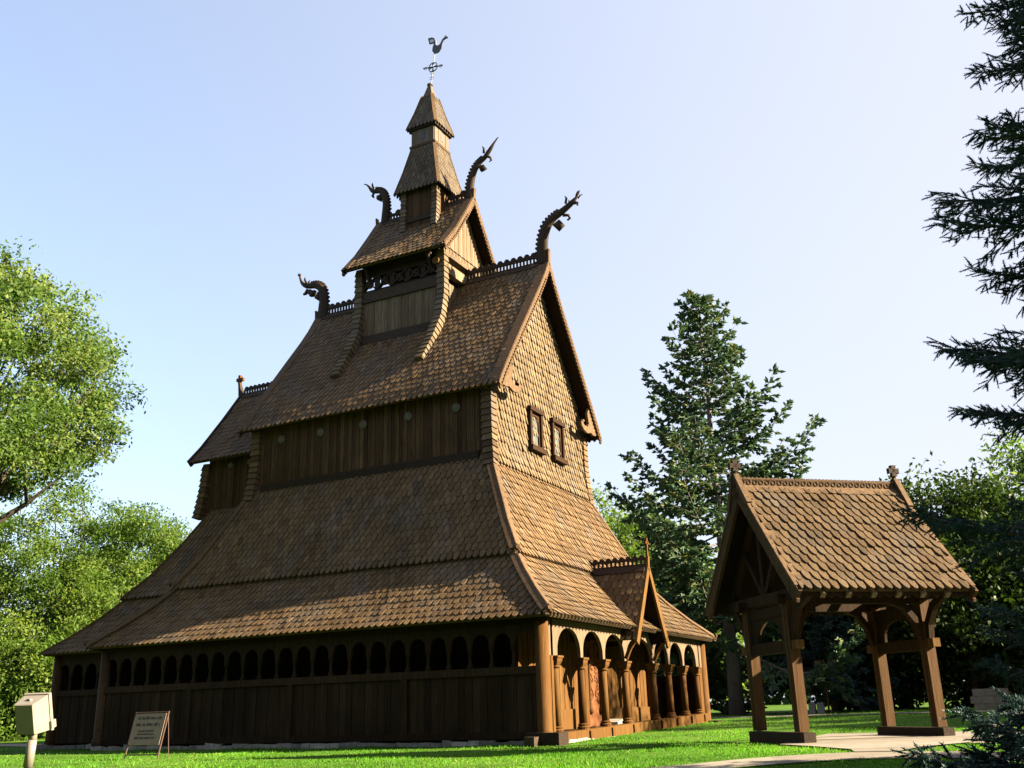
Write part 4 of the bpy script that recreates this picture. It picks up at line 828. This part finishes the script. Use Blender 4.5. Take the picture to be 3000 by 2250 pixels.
def spruce(name, base, H, R0, z0, zcrown, label, m, n_br, tw, near=False, cat="spruce", group=None, trunk_r=.25, seedv=1, irregular=.3, droop=.18, step=.3, bark=GBARK, upturn=.35):
    rg = np.random.default_rng(seedv)
    base = np.array((base[0], base[1], gz(base[0], base[1]))); e = empty(name, base, label, cat, group)
    tb = MB(); hs_ = np.linspace(0, H, 9); tb.tube([base + (0.05 * math.sin(h), .05 * math.cos(h * 1.3), h - (.3 if h == 0 else 0)) for h in hs_], [max(.015, trunk_r * (1 - h / H) ** .8 + (.08 if h == 0 else 0)) for h in hs_], 9)
    TP_, TD, TL = [], [], []
    for i in range(n_br):
        f_ = ((i + .5) / n_br) ** .92; z = zcrown + (H - zcrown) * f_ ; L = R0 * (1 - f_) ** (.85 if near else .88) * rg.uniform(1 - irregular, 1 + irregular * .6) + .25; az = i * 2.39996 + rg.normal(0, .35)
        d0 = np.array((math.cos(az), math.sin(az), 0)); ns = max(5, int(L / .25)); s = np.linspace(0, 1, ns)
        dr = droop * (1 - f_ * 1.5); zz = -dr * L * 1.1 * np.sin(s * 2.0) + upturn * L * s ** 3 + f_ * (.25 if near else .45) * L * s
        wob = np.cumsum(rg.normal(0, .03 * L / ns * 3, ns)); sd = np.array((-d0[1], d0[0], 0))
        P = base + np.array((0, 0, z)) + d0 * (L * s)[:, None] + sd * wob[:, None] + np.array((0, 0, 1)) * zz[:, None]
        tb.tube(P, list(.05 * trunk_r / .25 * (1 - s * .85) * max(.35, 1 - f_) + .006), 5)
        nt_ = max(3, int(L / step)); 
        for j in range(nt_ + 1):
            q = .12 + .88 * j / nt_ if L < 1.2 else .2 + .8 * j / nt_; c = np.array([np.interp(q, s, P[:, k]) for k in range(3)]); t_ = P[min(ns - 1, int(q * (ns - 1)) + 1)] - P[int(q * (ns - 1)) - (1 if q == 1 else 0)]
            t_ = t_ / (np.linalg.norm(t_) + 1e-9)
            for side in (-1, 1):
                l2 = (L * (.5 if near else .42) * (1.05 - q) + tw * 1.2) * rg.uniform(.6, 1.2); dd = t_ * .75 + sd * side * rg.uniform(.55, 1.0) + np.array((0, 0, rg.normal(-.12, .18))); dd /= np.linalg.norm(dd)
                if l2 > tw * 2.2: tb.tube([c, c + dd * l2 * .9], [.012, .005], 4)
                k2 = max(1, int(l2 / (tw * .6)))
                for u_ in range(k2):
                    o = c + dd * l2 * u_ / k2
                    for v_ in range(2 if u_ < k2 - 1 else 3):
                        dz = np.cross(dd, (0, 0, 1)) * rg.choice((-1, 1)) * rg.uniform(.2, .9); d3 = dd * rg.uniform(.6, 1.1) + dz + np.array((0, 0, rg.normal(-.25 if not near else -.2, .3 if not near else .42))); TP_.append(o); TD.append(d3 / np.linalg.norm(d3)); TL.append(tw * rg.uniform(.7, 1.3))
            if j == nt_: TP_.append(c); TD.append(t_); TL.append(tw * 1.2)
    TP_ = np.array(TP_); TD = np.array(TD); TL = np.array(TL); n = len(TP_)
    tb.build("trunk", bark, e, base, True)
    lb = MB(); rt = np.clip(rg.normal(.5, .22, n), 0, 1)
    a = np.cross(TD, rg.normal(size=(n, 3))); a /= np.linalg.norm(a, axis=1)[:, None]; b = np.cross(TD, a)
    if near:
        K = 26
        for c_ in (a, b):
            md = TP_ + TD * (TL * .6)[:, None]; V = np.stack([TP_, md + c_ * .009, TP_ + TD * TL[:, None], md - c_ * .009], 1).reshape(-1, 3); lb.arr(V, np.arange(n * 4).reshape(-1, 4), rt * .6)
        s = np.linspace(0.02, 1, K)[None, :, None]; ph = (np.arange(K) * 2.39996)[None, :, None] + rg.uniform(0, 6, (n, 1, 1))
        o = TP_[:, None] + TD[:, None] * TL[:, None, None] * s; rd = a[:, None] * np.cos(ph) + b[:, None] * np.sin(ph)
        nd = rd * .95 + TD[:, None] * (.25 + .9 * s ** 4); nl = .026 * (1.1 - .3 * s); tp = o + nd * nl; sdv = np.cross(nd, rd + TD[:, None] * .3); sdv = sdv / (np.linalg.norm(sdv, axis=2, keepdims=True) + 1e-9) * .0065
        V = np.stack([o - sdv, o + sdv, tp], 2).reshape(-1, 3); lb.arr(V, np.arange(len(V)).reshape(-1, 3), np.repeat(rt, K))
    else:
        W = TL * .36
        for c_, s2 in ((a, b), (b, a)):
            V = np.stack([TP_, TP_ + TD * (TL * .5)[:, None] + c_ * W[:, None] * .5, TP_ + TD * TL[:, None], TP_ + TD * (TL * .5)[:, None] - c_ * W[:, None] * .5], 1).reshape(-1, 3)
            lb.arr(V, np.arange(n * 4).reshape(-1, 4), rt)
        V = np.stack([TP_ + TD * (TL * .35)[:, None], TP_ + TD * (TL * .6)[:, None] + a * (TL * .34)[:, None], TP_ + TD * (TL * .75)[:, None]], 1).reshape(-1, 3); lb.arr(V, np.arange(n * 3).reshape(-1, 3), rt)
        V = np.stack([TP_ + TD * (TL * .3)[:, None], TP_ + TD * (TL * .6)[:, None] - a * (TL * .34)[:, None], TP_ + TD * (TL * .7)[:, None]], 1).reshape(-1, 3); lb.arr(V, np.arange(n * 3).reshape(-1, 3), rt)
    lb.build("crown", m, e, base, True)
    return e, n
info = []
info.append(spruce("spruce_tree", (-1.45, 15.54), 19.2, 5.9, 0, 3.0, "tall ragged green spruce with a bare grey lower trunk behind the lych gate", NEED, 86, .38, group="spruces around the lawn", trunk_r=.3, seedv=5, irregular=.5, step=.32, droop=.3)[1])
info.append(spruce("spruce_tree", (2.2, 18.2), 9.5, 3.0, 0, .5, "dark bluish spruce seen through the lych gate", NEEDB, 60, .4, group="spruces around the lawn", trunk_r=.2, seedv=8, step=.36)[1])
info.append(spruce("spruce_tree", (-4.5, 18.5), 8.5, 3.2, 0, .6, "short dark spruce between the church porch and the tall spruce", NEED, 55, .42, group="spruces around the lawn", trunk_r=.2, seedv=9, step=.36)[1])
info.append(spruce("blue_spruce", (13.2, -17.7), 18, 2.95, 0, 2.3, "tall dark spruce with drooping boughs along the right edge", NEEDB, 270, .13, near=True, trunk_r=.22, seedv=11, step=.11, droop=.16, irregular=.25, upturn=.1)[1])
info.append(spruce("blue_spruce", (12.1, -14.4), 5.8, 2.0, 0, .5, "shorter full blue spruce in front of the right end of the lych gate", NEEDB, 80, .14, near=True, trunk_r=.13, seedv=17, step=.12, droop=.05, irregular=.15, upturn=.12)[1])
info.append(spruce("spruce_sapling", (10.75, -21.3), .9, 1.05, 0, .1, "small dark spruce sapling in the lower right corner", NEEDB, 34, .11, near=True, cat="spruce sapling", trunk_r=.05, seedv=13, step=.08, droop=.05, upturn=.1)[1])
# trees out of view to the right that shade the lawn
broadleaf("leafy_tree", (19, 7.3), (19, 7.3, 9.4), (2.4, 2.4, 2.0), 60, 55, .2, LEAF3, "slender leafy tree on the right beyond the edge of the view", group="leafy trees behind the lych gate", cl_r=1.1)
print("twigs", info)

# ================================================================== GRASS
def grass():
    cx, cy = 10.56, -28.16; out = []
    for (d0, d1, dens) in ((11.5, 16, 620), (16, 21, 330), (21, 28, 150), (28, 46, 45)):
        a0, a1 = math.radians(-59), math.radians(2.5); area = (a1 - a0) * (d1 ** 2 - d0 ** 2) / 2; n = int(area * dens)
        th = rng.uniform(a0, a1, n); r = np.sqrt(rng.uniform(d0 ** 2, d1 ** 2, n)); out.append(np.stack([cx + r * np.sin(th), cy + r * np.cos(th), r], 1))
    ew = rng.uniform(0, 1, 5200); out.append(np.stack([XC - .3 + ew * 18.6, np.where(XC + ew * 18.6 < XB - .2, -WC, -WG) - .28 + rng.normal(0, .07, 5200), np.full(5200, 26.)], 1))
    ew = rng.uniform(-6.5, 7.2, 1600); out.append(np.stack([.3 + rng.normal(0, .06, 1600), ew, np.full(1600, 26.)], 1))
    P = np.concatenate(out)
    def inside(P, A, B):
        poly = np.concatenate([A, B[::-1]]); x, y = P[:, 0], P[:, 1]; c = np.zeros(len(P), bool); j = len(poly) - 1
        for i in range(len(poly)):
            xi, yi = poly[i]; xj, yj = poly[j]; m = ((yi > y) != (yj > y)); c ^= m & (x < (xj - xi) * (y - yi) / (yj - yi + 1e-12) + xi); j = i
        return c
    keep = ~((P[:, 0] < .1) & (P[:, 0] > XB) & (np.abs(P[:, 1]) < 6.45)) & ~((P[:, 0] < XB + .1) & (P[:, 0] > XC - .1) & (np.abs(P[:, 1]) < 5.45))
    for A, B in paths: keep &= ~inside(P, A, B)
    P = P[keep]; n = len(P); z = g(P[:, 0], P[:, 1]); k = P[:, 2] / 14
    h = rng.uniform(.028, .06, n) * (.8 + .4 * np.sin(P[:, 0] * 1.7) * np.sin(P[:, 1] * 1.3 + 1)); wv = .0045 * k * rng.uniform(.8, 1.6, n) + .003; a = rng.uniform(0, 2 * math.pi, n); le = rng.normal(0, .025, (n, 2))
    q = np.stack([P[:, 0], P[:, 1], z - .005], 1); s_ = np.stack([np.cos(a) * wv, np.sin(a) * wv, 0 * a], 1)
    tip = q + np.stack([le[:, 0], le[:, 1], h], 1); V = np.stack([q - s_, q + s_, tip], 1).reshape(-1, 3)
    mb = MB(); mb.arr(V, np.arange(n * 3).reshape(-1, 3), np.clip(rng.normal(.45, .15, n) + .16 * np.sin(P[:, 0] * .9 + 2 * np.sin(P[:, 1] * .5)) + .35 * (rng.uniform(size=n) < .03), 0, 1)); kind(mb.build("grass", GRASS, smooth=True), "stuff"); print("grass", n)
grass()
